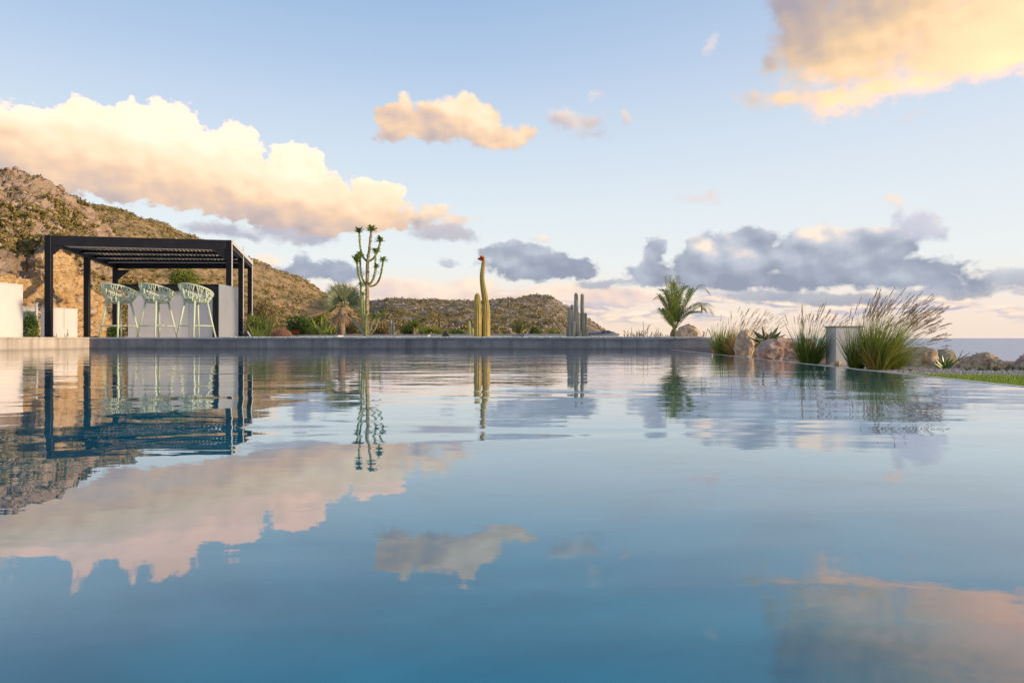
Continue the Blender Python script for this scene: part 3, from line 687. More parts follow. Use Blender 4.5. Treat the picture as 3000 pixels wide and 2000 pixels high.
# ------------------------------------------------------------------ bar stools
def make_stool(loc, rz, label):
    S = thing('bar_stool', loc, label, 'bar stool', 'green bar stools in front of the bar', rz)
    hs = 0.735
    def shell(th, u):
        """th angle (0 = front, pi = back), u 0 centre .. 1 rim"""
        bk = 0.5 - 0.5 * math.cos(th)                      # 1 at the back
        rimz = hs + 0.09 + 0.255 * bk ** 0.75
        rr = 0.185 + 0.115 * (max(0, (u - .45) / .55)) ** .8 if u > .45 else 0.185 * u / .45
        z = hs - 0.03 + (0.012 * (u / .45) ** 2 if u < .45 else 0.012 + (rimz - hs + .018) * ((u - .45) / .55) ** 1.15)
        rx = rr * (1.08 if abs(math.sin(th)) > 0 else 1)
        return Vector((math.sin(th) * rr * 1.12, -math.cos(th) * rr * (1.0 + .08 * bk) * -1, z))
    mb = MB(); n = 32; lv = 7
    vs = [shell(0, 0)]; fs = []
    for l in range(1, lv + 1):
        for k in range(n): vs.append(shell(2 * math.pi * k / n, .58 * l / lv))
    for k in range(n): fs.append((0, 1 + k, 1 + (k + 1) % n))
    for l in range(lv - 1):
        for k in range(n):
            a_, b_ = 1 + l * n + k, 1 + l * n + (k + 1) % n; fs.append((a_, a_ + n, b_ + n, b_))
    o = len(vs); vs2 = [Vector((p.x * .99, p.y * .99, p.z - .012)) for p in vs]
    fs2 = [tuple(i + o for i in reversed(f)) for f in fs]
    rim = [(1 + (lv - 1) * n + k, 1 + (lv - 1) * n + (k + 1) % n) for k in range(n)]
    mb.add(vs + vs2, fs + fs2 + [(a_, b_, b_ + o, a_ + o) for a_, b_ in rim])
    mb.build('seat', M_STOOL, S, True)
    mb = MB(); rg = random.Random(5)
    NB_ = 13
    def seg(a, b, r1=.0085, r2=.0085):
        r1 *= 1.45; r2 *= 1.45
        pts = [shell(a[0] + (b[0] - a[0]) * t_, a[1] + (b[1] - a[1]) * t_) for t_ in (0, .33, .66, 1)]
        mb.tube(pts, [r1 + (r2 - r1) * t_ for t_ in (0, .33, .66, 1)], 6)
    ringp = []
    for k in range(NB_):
        th = 2 * math.pi * (k + .3 * rg.random()) / NB_
        f = .60 + .06 * rg.random(); d = math.pi / NB_
        seg((th, .47), (th, f), .013, .010)
        for sgn in (-1, 1):
            g = .78 + .05 * rg.random(); ta = th + sgn * d * .42
            seg((th, f), (ta, g), .010, .008)
            tb = ta + sgn * d * .5; seg((ta, g), (tb + rg.uniform(-.03, .03), 1.0), .008, .009)
            if sgn > 0: seg((ta, g), (ta - d * .30, 1.0), .007, .008)
            else: seg((ta, g), (ta + d * .25, .93), .007, .007); seg((ta + d * .25, .93), (ta + d * .1, 1.0), .007, .008)
        if k % 2 == 0: seg((th, f), (th + d * 1.3, .70), .008, .008)
        else: seg((th - d * .42, .80), (th + d * .42, .83), .007, .007)
    mb.tube([shell(2 * math.pi * k / 48, 1.0) for k in range(49)], .017, 8, False)
    mb.tube([shell(2 * math.pi * k / 48, .50) for k in range(49)], .008, 6, False)
    mb.build('backrest', M_STOOL, S, True)
    ft = []
    for k in range(4):
        a_ = R(45 + 90 * k); tp = Vector((math.cos(a_) * .20, math.sin(a_) * .20, hs - .02 + (.07 if math.sin(a_) < 0 else .0)))
        bt = Vector((math.cos(a_) * .365, math.sin(a_) * .365, 0.004)); ft.append((tp, bt))
        mb = MB(); mb.tube([tp + Vector((0, 0, .03)), tp.lerp(bt, .5), bt], [.022, .019, .016], 10); mb.build('leg', M_STOOL, S, True)
    mb = MB(); q = [tp.lerp(bt, 1 - .24 / tp.z) for tp, bt in ft]
    for k in range(4):
        mb.tube([q[k], q[(k + 1) % 4]], .012, 8)
    mb.build('footrest', M_STOOL, S, True)
    return S
st = make_stool((P(575, 0, 13.92).x, 13.92, g0), R(-28), 'mint green bar stool nearest the black bar leg, with a pierced branch pattern back')
copytree(st, (P(461, 0, 13.96).x, 13.96, g0), R(-24), 'mint green bar stool in the middle of the three before the bar')
copytree(st, (P(350, 0, 14.0).x, 14.0, g0), R(-20), 'mint green bar stool at the left bar overhang, seen against the rock')

# ------------------------------------------------------------------ garden ledges, gravel, spotlights, day bed
M_LEDGE = mat('ledge_stone', (0.36, 0.37, 0.39), .7, (0.44, 0.44, 0.45), 4)
M_LEDGEW = mat('ledge_white', (0.66, 0.64, 0.62), .7, (0.72, 0.70, 0.68), 4)
def ledge(x0, x1, yt, Y, m, label, th=.5):
    a_, b_ = P(x0, yt, Y), P(x1, yt, Y)
    r = thing('stone_ledge', ((a_.x + b_.x) / 2, Y, .12), label, 'ledge')
    mb = MB(); mb.box(((a_.x + b_.x) / 2, Y + th / 2, (.12 + a_.z) / 2), (b_.x - a_.x, th, a_.z - .12), 0, .006); worldpart(mb, 'slab', m, r)
    mb = MB(); mb.box(((a_.x + b_.x) / 2, Y + th / 2, a_.z + .007), (b_.x - a_.x + .02, th + .03, .012), 0, .003); worldpart(mb, 'cap', m, r)
ledge(848, 990, 983.5, 15.4, M_LEDGEW, 'low white stone ledge right of the red flowers')
ledge(993, 1254, 980.8, 16.6, M_LEDGE, 'long low grey ledge passing behind the candelabra plant')
ledge(1258, 1532, 980.2, 17.2, M_LEDGE, 'low grey ledge behind the tall flowering cactus')
ledge(1536, 1690, 979.5, 16.8, M_LEDGE, 'low grey ledge left of the silver cactus cluster')
def gravel(name, pts, n, size, m, z, label, seed, sheet=None):
    import bmesh
    bm = bmesh.new(); bmesh.ops.create_icosphere(bm, subdivisions=1, radius=1.0)
    bv = np.array([v.co[:] for v in bm.verts]); bf = np.array([[v.index for v in f.verts] for f in bm.faces]); bm.free()
    rg = np.random.default_rng(seed); Vv = []; Ff = []
    for k in range(n):
        x, y = pts(rg); r_ = size * (.6 + .9 * rg.random())
        Vv.append(bv * (.75 + .5 * rg.random((len(bv), 1))) * np.array([r_, r_, r_ * .6]) + np.array([x, y, z + r_ * .2])); Ff.append(bf + k * len(bv))
    return tag(npmesh(name, np.concatenate(Vv), np.concatenate(Ff), m), label, 'gravel', kind='stuff')
M_GRAV = clumpmat('white_gravel', [(0.5, 0.48, 0.46), (0.64, 0.62, 0.6), (0.74, 0.71, 0.68)])
def gb(rg):
    x = rg.uniform(-5.6, 3.6); return x, 13.36 - .068 * (x + 8.36) + .10 + rg.random() ** 1.6 * 2.6
bed = MB(); wv = [A + ED * .33, WEND + ED * .33, WEND + ED * 3.2 + EN * .2, A + ED * 3.2]; bed.add([(p.x + (2.6 if k in (0, 3) else 0), p.y - (.18 if k in (0, 3) else 0), DZ + .005) for k, p in enumerate(wv)], [(0, 1, 2, 3)])
tag(bed.build('planting_bed', mat('bed_gravel', (.5, .48, .46), .9, (.72, .70, .67), 60, 3, .01, 60, coords='W')), kind='structure')
gravel('gravel', gb, 9000, .011, M_GRAV, DZ + .004, 'white gravel covering the planting bed behind the pool wall', 11)
M_LAMP = mat('lamp_black', (0.015, 0.014, 0.014), .5)
def spot(px, Y, rz, label):
    p = P(px, 985, Y); S = thing('garden_spotlight', (p.x, Y, DZ), label, 'spotlight', None, rz)
    mb = MB()
    mb.add([(-.095, -.05, .015), (.07, -.05, .015), (.07, .05, .015), (-.095, .05, .015), (-.03, -.05, .13), (.0, -.05, .13), (.0, .05, .13), (-.03, .05, .13)],
           [(3, 2, 1, 0), (4, 5, 6, 7), (0, 1, 5, 4), (1, 2, 6, 5), (2, 3, 7, 6), (3, 0, 4, 7)]); mb.build('housing', M_LAMP, S)
    mb = MB(); mb.add([(.078, -.045, .015), (.078, .045, .015), (.009, .045, .13), (.009, -.045, .13), (.073, -.045, .012), (.073, .045, .012), (.003, .045, .127), (.003, -.045, .127)],
                      [(0, 1, 2, 3), (7, 6, 5, 4), (0, 3, 7, 4), (1, 5, 6, 2), (2, 6, 7, 3), (0, 4, 5, 1)]); mb.build('lens', M_LENS, S)
    mb = MB(); mb.box((0, 0, .006), (.16, .11, .012), 0, .003); mb.build('bracket', M_LAMP, S)
spot(724, 14.3, 0.0, 'black wedge spotlight on the wall beside the right pergola post')
spot(1307, 13.9, R(8), 'black wedge spotlight on the gravel left of the tall flowering cactus')
# day bed with blue cushions
Yd = 15.2
DB = thing('day_bed', (P(1772, 0, Yd).x, Yd, .2), 'low grey day bed with blue cushions right of the silver cacti', 'day bed')
a_, b_ = P(1726, 978, Yd), P(1816, 978, Yd); M_CUSH = mat('blue_fabric', (0.16, 0.19, 0.26), .9, (0.21, 0.24, 0.32), 12); M_CUSHD = mat('navy_fabric', (0.05, 0.065, 0.10), .9)
mb = MB(); mb.box(((a_.x + b_.x) / 2, Yd + .3, .255), (b_.x - a_.x - .04, .6, .05), 0, .01); worldpart(mb, 'frame', M_LEDGE, DB)
mb = MB(); mb.box(((a_.x + b_.x) / 2, Yd + .3, .292), (b_.x - a_.x, .62, .05), 0, .022); worldpart(mb, 'mattress', mat('grey_fabric', (0.22, 0.24, 0.29), .9), DB, True)
for i, (px, w_, h_, m, tl) in enumerate(((1742, 44, 8, M_CUSH, .02), (1768, 46, 12, M_CUSHD, .03), (1786, 40, 11, M_CUSH, -.02))):
    c_ = P(px, 978 - h_ / 2, Yd + .2); mb = MB(); nn = 14; ww, hh = w_ / FP * Yd / 2, h_ / FP * Yd * .62
    vs = []; fs = []
    for a2 in range(nn + 1):
        for b2 in range(nn + 1):
            u, v_ = a2 / nn * 2 - 1, b2 / nn * 2 - 1; e = (1 - u ** 4) * (1 - v_ ** 4)
            vs.append((c_.x + u * ww, c_.y + v_ * .2, .318 + hh * e + tl * u))
    o2_ = len(vs); vs += [(x_, y_, .317 + tl * 0) for x_, y_, z_ in vs]
    for a2 in range(nn):
        for b2 in range(nn):
            q = a2 * (nn + 1) + b2; fs.append((q, q + nn + 1, q + nn + 2, q + 1)); fs.append((o2_ + q, o2_ + q + 1, o2_ + q + nn + 2, o2_ + q + nn + 1))
    mb.add(vs, fs); worldpart(mb, 'cushion', m, DB, True)

# ------------------------------------------------------------------ cacti
def ribmat(name, c0, c1, n_=14):
    m, t, b = newmat(name)
    g = t.n('ShaderNodeNewGeometry'); pos = g.outputs['Position']
    c = t.ramp(t.noise(t.v('MULTIPLY', pos, (6, 6, 1.6)), 1.5, 5, .6), [(.35, c0), (.65, c1)])
    t.put(b.inputs['Base Color'], c); b.inputs['Roughness'].default_value = .75
    bn = t.n('ShaderNodeBump'); bn.inputs['Distance'].default_value = .006; t.put(bn.inputs['Height'], t.noise(pos, 60, 3, .6)); t.put(b.inputs['Normal'], bn.outputs[0])
    return m
M_CAC = ribmat('cactus_green', (0.24, 0.22, 0.055), (0.52, 0.37, 0.11)); M_CACY = ribmat('cactus_yellow', (0.40, 0.42, 0.10), (0.52, 0.50, 0.18))
M_SIL = ribmat('cactus_silver', (0.26, 0.27, 0.21), (0.42, 0.41, 0.34)); M_SPINE = mat('spines', (0.62, 0.50, 0.30), .7); M_SPINEW = mat('woolly_spines', (0.60, 0.56, 0.50), .9)
M_FLOWER = leafmat('orange_flower', [(0.65, 0.14, 0.02), (0.85, 0.24, 0.03), (0.75, 0.3, 0.06)], .5, .3)
def stem(pts, rad, nr=11, seed=0):
    """ribbed column: dense rings along a smooth path, rounded tip"""
    P_ = [Vector(p) for p in pts]; path = []; rr = []
    for i in range(len(P_) - 1):
        p0, p1, p2, p3 = P_[max(i - 1, 0)], P_[i], P_[i + 1], P_[min(i + 2, len(P_) - 1)]
        for k in range(8):
            u = k / 8; path.append(0.5 * ((2 * p1) + (p2 - p0) * u + (2 * p0 - 5 * p1 + 4 * p2 - p3) * u * u + (3 * p1 - p0 - 3 * p2 + p3) * u ** 3))
            rr.append(rad[i] + (rad[i + 1] - rad[i]) * u)
    d = (P_[-1] - P_[-2]).normalized(); r_ = rad[-1]
    for k in range(0, 6):
        a2 = k / 5 * math.pi / 2; path.append(P_[-1] + d * (r_ * 1.3 * math.sin(a2) - r_ * .2)); rr.append(max(r_ * math.cos(a2), r_ * .04))
    mb = MB(); n = nr * 4; fr = []
    ref = Vector((1, 0, 0)); vs = []; fs = []
    for i, p in enumerate(path):
        dd = (path[min(i + 1, len(path) - 1)] - path[max(i - 1, 0)]).normalized()
        a2 = (ref - dd * ref.dot(dd)).normalized(); c = dd.cross(a2)
        wob = 1 + .035 * mnoise.noise(p * 6 + Vector((seed, 0, 0)))
        for k in range(n):
            th = 2 * math.pi * k / n
            rad_ = rr[i] * wob * (1 + .13 * math.cos(th * nr))
            q = p + a2 * (rad_ * math.cos(th)) + c * (rad_ * math.sin(th)); vs.append(q)
            if k % 4 == 0: fr.append((q, (a2 * math.cos(th) + c * math.sin(th)), dd))
    for i in range(len(path) - 1):
        for k in range(n): j = (k + 1) % n; fs.append((i * n + k, i * n + j, (i + 1) * n + j, (i + 1) * n + k))
    fs.append(tuple(range((len(path) - 1) * n, len(path) * n)))
    mb.add(vs, fs); return mb, fr
def spines(fr, L_, seed=0, dens=1.0, wdt=.0012):
    rg = random.Random(seed); mb = MB()
    for q, nn, dd in fr:
        for s_ in range(3):
            if rg.random() > dens: continue
            side = nn.cross(dd); v_ = (nn + dd * rg.uniform(-.6, .8) + side * rg.uniform(-.9, .9)).normalized() * L_ * rg.uniform(.6, 1.2)
            b_ = q + dd * rg.uniform(-.01, .01); mb.add([b_ - side * wdt, b_ + side * wdt, b_ + v_], [(0, 1, 2)])
    return mb
def cpt(x, y, Y, ox=1200, oy=700, sc=3.92, dy=0): return P(ox + x / sc, oy + y / sc, Y) + Vector((0, dy, 0))
Yc = 14.6; k_ = Yc / FP / 3.92
CT = thing('column_cactus', (P(1408, 0, Yc).x, Yc, DZ - .02), 'tall leaning green column cactus with an orange flower on its tip', 'cactus')
def cst(lst, name, m, root, Y, nr=11, spl=.025, sd=0, ox=1200, oy=700, sc=3.92, sm=M_SPINE, dens=1.0, fuzz=True):
    kk = Y / FP / sc
    mb, fr = stem([cpt(x, y, Y, ox, oy, sc) for x, y, _ in lst], [w_ / 2 * kk for _, _, w_ in lst], nr, sd)
    o = worldpart(mb, name, m, root, True)
    if fuzz:
        s_ = spines(fr, spl, sd, dens); worldpart(s_, 'spines', sm, root); bpy.context.view_layer.update()
        so_ = root.children[-1] if root.children else None
    return o
cst([(785, 1150, 84), (785, 1000, 88), (782, 850, 82), (778, 720, 70), (778, 655, 56)], 'stem', M_CAC, CT, Yc, 11, .028, 1)
cst([(880, 1150, 80), (878, 1000, 86), (880, 850, 78), (868, 700, 66), (845, 560, 58), (832, 450, 48), (838, 350, 42), (852, 265, 38)], 'stem', M_CAC, CT, Yc + .06, 11, .024, 2)
cst([(838, 1150, 46), (832, 1000, 46), (830, 870, 40), (832, 820, 34)], 'stem', M_CAC, CT, Yc + .2, 9, .022, 3)
mb = MB(); rg = random.Random(3); fc = cpt(850, 250, Yc + .06)
for k in range(120):
    a2 = rg.uniform(0, 2 * math.pi); tl = rg.uniform(.1, 1.1)
    d_ = Vector((math.cos(a2) * tl - .75, math.sin(a2) * tl, rg.uniform(.35, 1.2))).normalized(); L_ = rg.uniform(.07, .15)
    sd_ = d_.cross(Vector((rg.random(), rg.random(), .3))).normalized()
    mb.blade([fc, fc + d_ * L_ * .5, fc + d_ * L_ + Vector((0, 0, -.01))], [.008, .018, .005], sd_)
worldpart(mb, 'flower', M_FLOWER, CT)
SG = thing('silver_cactus', (P(1692, 0, 14.9).x, 14.9, DZ - .02), 'cluster of woolly silver column cacti of unequal heights', 'cactus')
for i, (x, tp_, w_, dy) in enumerate([(1912, 640, 38, .25), (1984, 648, 36, .2), (1912, 720, 36, 0), (1866, 775, 36, .15), (1830, 795, 30, .1), (1856, 840, 36, -.15), (1918, 850, 34, -.18),
                                     (1996, 860, 30, -.1), (2024, 862, 24, .05), (1890, 955, 26, -.28), (1960, 1072, 26, -.3), (1812, 1010, 22, .1), (2044, 1040, 18, -.15), (1938, 900, 26, .3)]):
    ln = (rng.random() - .5) * 10
    w_ *= 1.2
    cst([(x + ln * .4, 1150, w_ * .86), (x + ln * .1, (1150 + tp_) / 2 + 60, w_), (x, (1150 + tp_) / 2 - 40, w_), (x, tp_, w_ * .84)], 'stem', M_SIL, SG, 14.9 + dy, 13, .016, 20 + i, sm=M_SPINEW, dens=1.0)
YY = thing('column_cactus', (P(1375, 0, 15.6).x, 15.6, DZ - .02), 'small yellow green column cactus left behind the tall flowering one', 'cactus')
cst([(690, 1100, 28), (686, 1020, 32), (684, 955, 26)], 'stem', M_CACY, YY, 15.6, 9, .014, 41); cst([(728, 1100, 26), (724, 1060, 26), (720, 1035, 22)], 'stem', M_CACY, YY, 15.7, 9, .014, 42)
for i, (px, py, nm_) in enumerate(((1146, 940, 'thin pale column cactus, left one of the slim pair on the garden bed'), (1154, 947, 'thin pale column cactus, right one of the slim pair on the garden bed'))):
    z = thing('column_cactus', (P(px, 0, 18).x, 18, .15), nm_, 'cactus', 'slim pale cacti on the garden bed')
    mb, fr = stem([P(px + .5, 988, 18), P(px, 965, 18), P(px - .6, py, 18)], [.026, .03, .024], 9, 50 + i); worldpart(mb, 'stem', M_SIL, z, True); worldpart(spines(fr, .02, 60 + i), 'spines', M_SPINEW, z)

# ------------------------------------------------------------------ candelabra plant
M_EUT = ribmat('euphorbia_trunk', (0.22, 0.19, 0.08), (0.46, 0.37, 0.22)); M_EUA = ribmat('euphorbia_arm', (0.16, 0.20, 0.05), (0.34, 0.36, 0.12))
M_EUY = ribmat('euphorbia_young', (0.22, 0.24, 0.11), (0.38, 0.36, 0.19)); M_TUFT = leafmat('euphorbia_leaf', [(0.12, 0.20, 0.02), (0.22, 0.32, 0.035), (0.34, 0.42, 0.07)], .45, .35)
Ye = 14.9; EU = thing('candelabra_tree', (P(1085, 0, Ye).x, Ye, DZ - .02), 'tall thorny candelabra plant with upswept arms and leafy tips', 'plant')
def ep(x, y, dy=0): return P(1020 + x / 4.356, 640 + y / 4.356, Ye + dy)
ke = Ye / FP / 4.356
def knobs(pts, rad, n, seed, mb, L_=.018):
    rg = random.Random(seed); P_ = [Vector(p) for p in pts]
    for k in range(n):
        t_ = rg.random() * (len(P_) - 1); i = int(t_); u = t_ - i; p = P_[i].lerp(P_[i + 1], u); r_ = rad[i] + (rad[i + 1] - rad[i]) * u
        d = (P_[i + 1] - P_[i]).normalized(); a2 = rg.uniform(0, 6.283); n_ = Vector((math.cos(a2), math.sin(a2), 0)); n_ = (n_ - d * n_.dot(d)).normalized(); s_ = n_.cross(d)
        b_ = p + n_ * r_ * .9; q = .006
        mb.add([b_ - s_ * q - d * q * 1.5, b_ + s_ * q - d * q * 1.5, b_ + d * q * 1.5, b_ + n_ * L_ * rg.uniform(.5, 1.2) + d * L_ * .3], [(0, 1, 3), (1, 2, 3), (2, 0, 3)])
def smoothpath(P_, rad, m=6):
    out = []; ro = []
    for i in range(len(P_) - 1):
        p0, p1, p2, p3 = P_[max(i - 1, 0)], P_[i], P_[i + 1], P_[min(i + 2, len(P_) - 1)]
        for k in range(m):
            u = k / m; out.append(0.5 * ((2 * p1) + (p2 - p0) * u + (2 * p0 - 5 * p1 + 4 * p2 - p3) * u * u + (3 * p1 - p0 - 3 * p2 + p3) * u ** 3)); ro.append(rad[i] + (rad[i + 1] - rad[i]) * u)
    return out + [P_[-1]], ro + [rad[-1]]
def tuft(c, parent, n=26, L_=.085, seed=0, m=None):
    rg = random.Random(seed); L_ *= 1.25; n = int(n * 1.4); mb = MB()
    for k in range(n):
        a2 = rg.uniform(0, 6.283); up = rg.uniform(-.15, 1.3); d = Vector((math.cos(a2), math.sin(a2), up)).normalized(); l = L_ * rg.uniform(.6, 1.2)
        b_ = c + Vector((0, 0, rg.uniform(-.04, .02))); s_ = d.cross(Vector((0, 0, 1)) if abs(d.z) < .9 else Vector((1, 0, 0))).normalized()
        mb.spike([b_, b_ + d * l * .5, b_ + d * l * .85, b_ + d * l + Vector((0, 0, -.008))], [.004, l * .19, l * .17, .002], s_, .3)
    return mb
trunk = [ep(238, 1500), ep(243, 1200), ep(245, 860), ep(250, 560), ep(272, 380), ep(295, 150)]
tr = [.050, .038, .038, .031, .023, .020]; pp, rr_ = smoothpath(trunk, tr)
mb = MB(); mb.tube([p + Vector((.004 * mnoise.noise(p * 20), 0, 0)) for p in pp], rr_, 10, ribs=.12); knobs(pp, rr_, 620, 1, mb, .022); worldpart(mb, 'trunk', M_EUT, EU)
worldpart(tuft(ep(298, 140), EU, 34, .11, 9), 'leaf_tuft', M_TUFT, EU)
arms = [([(235, 858), (165, 815), (128, 700), (115, 560), (112, 500)], -.10, .026, .11), ([(230, 850), (185, 770), (158, 640), (152, 470)], .12, .024, .09), ([(262, 852), (318, 775), (345, 660), (350, 420)], -.12, .025, .10),
        ([(272, 866), (350, 842), (408, 745), (448, 535)], .05, .024, .10), ([(238, 548), (178, 465), (150, 320), (143, 165)], 0, .024, .10), ([(262, 548), (330, 500), (385, 390), (412, 285)], .06, .024, .10), ([(350, 680), (352, 640), (366, 605)], -.14, .014, .07)]
for i, (pts, dy, r_, tl) in enumerate(arms):
    q = [ep(x, y, dy * min(1, j / 1.5)) for j, (x, y) in enumerate(pts)]; pp, rr_ = smoothpath(q, [r_ * .7] + [r_ * .78] * (len(q) - 2) + [r_ * .7])
    mb = MB(); mb.tube(pp, rr_, 10, ribs=.12); knobs(pp, rr_, 170, 30 + i, mb, .017); arm = worldpart(mb, 'arm', M_EUA, EU)
    tf = tuft(q[-1], EU, 30, tl, 70 + i)
    if i == 0:
        for z_ in (-.10, -.05): t2_ = tuft(q[-1] + Vector((0, 0, z_)), EU, 18, tl * .85, 90 + int(z_ * -100)); tf.add(t2_.v, t2_.f)
    worldpart(tf, 'leaf_tuft', M_TUFT, EU)
for i, (pts, r_, tl, dy) in enumerate([([(200, 1460), (175, 1200), (160, 840)], .022, .09, .1), ([(215, 1480), (203, 1200), (192, 960)], .018, .07, -.1), ([(255, 1490), (310, 1350), (338, 1250)], .012, .10, -.1), ([(285, 1490), (370, 1340), (418, 1190)], .012, .07, .1),
                                       ([(205, 1490), (150, 1330), (140, 1180)], .011, .03, .15), ([(245, 1490), (300, 1300), (330, 1270)], .010, .06, .1), ([(225, 1490), (190, 1380), (165, 1230)], .012, .03, -.05), ([(270, 1490), (350, 1400), (400, 1250)], .010, .04, -.15), ([(230, 1490), (225, 1330), (240, 1200)], .012, .03, -.2)]):
    q = [ep(x, y, dy) for x, y in pts]; pp, rr_ = smoothpath(q, [r_, r_ * .95, r_ * .85]); mb = MB(); mb.tube(pp, rr_, 8, ribs=.09); knobs(pp, rr_, 60, 130 + i, mb, .016); worldpart(mb, 'side_shoot', M_EUY if i > 1 else M_EUA, EU)
    worldpart(tuft(q[-1], EU, 22, tl, 170 + i), 'leaf_tuft', M_TUFT, EU)
q = [ep(205, 1465, -.1), ep(120, 1360, -.1), ep(60, 1290, -.1), ep(25, 1230, -.1)]; mb = MB(); mb.spike(q, [.035, .04, .03, .003], (.3, -.3, .8), .4); mb.spike(q, [-.035, -.04, -.03, -.003], (.3, -.3, .8), -.4)
AL = thing('aloe', ep(205, 1470, -.1), 'single arching grey green aloe leaf at the candelabra plant base', 'plant'); worldpart(mb, 'leaf', mat('aloe_grey', (0.20, 0.24, 0.17), .5, (.28, .30, .22), 6), AL, True)

# ------------------------------------------------------------------ palms
M_BARK = mat('palm_bark', (0.16, 0.12, 0.08), .9, (0.34, 0.26, 0.17), 18, 6, .01, 40); M_FIB = leafmat('dead_fronds', [(0.30, 0.20, 0.11), (0.46, 0.33, 0.19), (0.22, 0.14, 0.07)], .8, .15)
M_FAN = leafmat('fan_leaf', [(0.10, 0.13, 0.06), (0.18, 0.22, 0.10), (0.30, 0.31, 0.14)], .5, .25); M_FROND = leafmat('date_leaf', [(0.11, 0.17, 0.02), (0.20, 0.27, 0.035), (0.32, 0.35, 0.07)], .45, .3)
M_RACH = mat('rachis', (0.24, 0.22, 0.08), .6)
def fan(mb, hub, d, up, Rr, n=22, spread=150, fold=.25, rg=random):
    d = d.normalized(); up = (up - d * up.dot(d)).normalized(); side = d.cross(up)
    for k in range(n):
        a2 = R(-spread / 2 + spread * k / (n - 1)); v_ = d * math.cos(a2) + side * math.sin(a2); l = Rr * (1 - .22 * abs(a2 / R(spread / 2)) ** 2) * rg.uniform(.93, 1.05)
        s_ = v_.cross(up).normalized(); dn = Vector((0, 0, -l * .10 * rg.random()))
        mb.blade([hub, hub + v_ * l * .4 + up * l * .04, hub + v_ * l * .75 + up * l * .03 + dn * .3, hub + v_ * l + dn], [.002, l * .024, l * .018, .0012], s_)
def fp(x, y, Y): return P(700 + x / 3.733, 620 + y / 3.733, Y)
Yf = 17.2; FPm = thing('fan_palm', (P(1002, 0, Yf).x, Yf, .13), 'fan palm with stiff grey green leaves and a dry brown skirt', 'palm tree')
mb = MB(); pp = [fp(1120, 1360, Yf), fp(1122, 1250, Yf), fp(1126, 1130, Yf), fp(1130, 1060, Yf)]; mb.tube(pp, [.105, .085, .095, .08], 14, ribs=.05); worldpart(mb, 'trunk', M_BARK, FPm, True)
cc = fp(1132, 1045, Yf); rg = random.Random(12); mb = MB(); pet = MB()
fans = [((-.35, -.1, 1), .70), ((-.75, .1, .75), .72), ((-1, -.2, .35), .66), ((.25, .2, 1), .62), ((.8, 0, .75), .72), ((1, -.1, .4), .66), ((-.2, .6, .8), .6), ((.4, -.7, .7), .55), ((-.6, -.6, .6), .6), ((.1, -.2, 1), .66), ((1, .5, .15), .6), ((-1, .4, .1), .6), ((.6, .3, .9), .68), ((-.5, .4, .9), .7)]
for d, l in fans:
    d = Vector(d).normalized(); hub = cc + d * .20 * rg.uniform(.7, 1.2)
    pet.tube([cc, hub], [.012, .007], 5)
    up = Vector((0, -1, .3)) if abs(d.x) > .3 else Vector((0, -1, .1)); fan(mb, hub, d, up + Vector((rg.uniform(-.3, .3), 0, rg.uniform(-.2, .4))), l * .74, 21, 100, rg=rg)
worldpart(mb, 'leaf_crown', M_FAN, FPm); worldpart(pet, 'leaf_stalks', M_RACH, FPm)
mb = MB()
for k in range(13):
    a2 = rg.uniform(0, 6.28); d = Vector((math.cos(a2), math.sin(a2) * .6, -.75 - rg.random() * .8)).normalized(); hub = cc + Vector((0, 0, -.05)) + d * .12
    fan(mb, hub, d, Vector((d.x, d.y, .9)), .42 * rg.uniform(.7, 1.1), 14, 90, rg=rg)
hub = fp(960, 1090, Yf - .1)
fan(mb, hub, Vector((-1, 0, .25)), Vector((0, -1, .2)), .62, 20, 85, rg=rg)
worldpart(mb, 'dry_skirt', M_FIB, FPm)
# feather palm
def feather(mb, rc, pts, L_, n=46, droop=.35, rg=random, vfold=.5, w_=.006):
    pp, _ = smoothpath([Vector(p) for p in pts], [1] * len(pts), 12)
    rc.tube(pp[::3] + [pp[-1]], [max(.0015, .010 * (1 - i / (len(pp[::3]) + 1))) for i in range(len(pp[::3]) + 1)], 5)
    cum = [0]
    for a_, b_ in zip(pp, pp[1:]): cum.append(cum[-1] + (b_ - a_).length)
    for k in range(n):
        t_ = (.18 + .82 * (k + rg.random() * .4) / n) * cum[-1]; i = max(0, min(len(pp) - 2, int(np.searchsorted(cum, t_)) - 1)); u = (t_ - cum[i]) / max(1e-6, cum[i + 1] - cum[i])
        p = pp[i].lerp(pp[i + 1], min(1, u)); d = (pp[i + 1] - pp[i]).normalized(); side = d.cross(Vector((0, 0, 1)))
        side = side.normalized() if side.length > .15 else Vector((1, 0, 0)); nn = side.cross(d).normalized()
        f = k / n; l = L_ * (math.sin(math.pi * (.12 + .8 * f)) ** .7) * rg.uniform(.85, 1.1)
        for s_ in (-1, 1):
            v_ = (d * (.75 + .5 * f) + side * s_ * rg.uniform(.7, 1.0) + nn * vfold * rg.uniform(.5, 1.1)).normalized()
            q = p + v_ * l; mid_ = p + v_ * l * .55
            mb.blade([p, mid_, q + Vector((0, 0, -l * droop))], [w_ * .7, w_, .001], (v_.cross(nn)).normalized())
def dp(x, y, dy=0): return P(1780 + x / 3.794, 760 + y / 3.794, Yp + dy)
Yp = 14.4; DP = thing('date_palm', (P(1975, 0, Yp).x, Yp, DZ - .02), 'young feathery date palm beside the rock at the wall end', 'palm tree')
mb = MB(); mb.tube([dp(738, 885), dp(738, 830), dp(742, 775)], [.075, .085, .05], 12, ribs=.08); worldpart(mb, 'trunk', mat('young_bark', (0.10, 0.12, 0.04), .8, (0.24, 0.2, 0.1), 20), DP, True)
rg = random.Random(4); lf = MB(); rc = MB(); c0 = (742, 790)
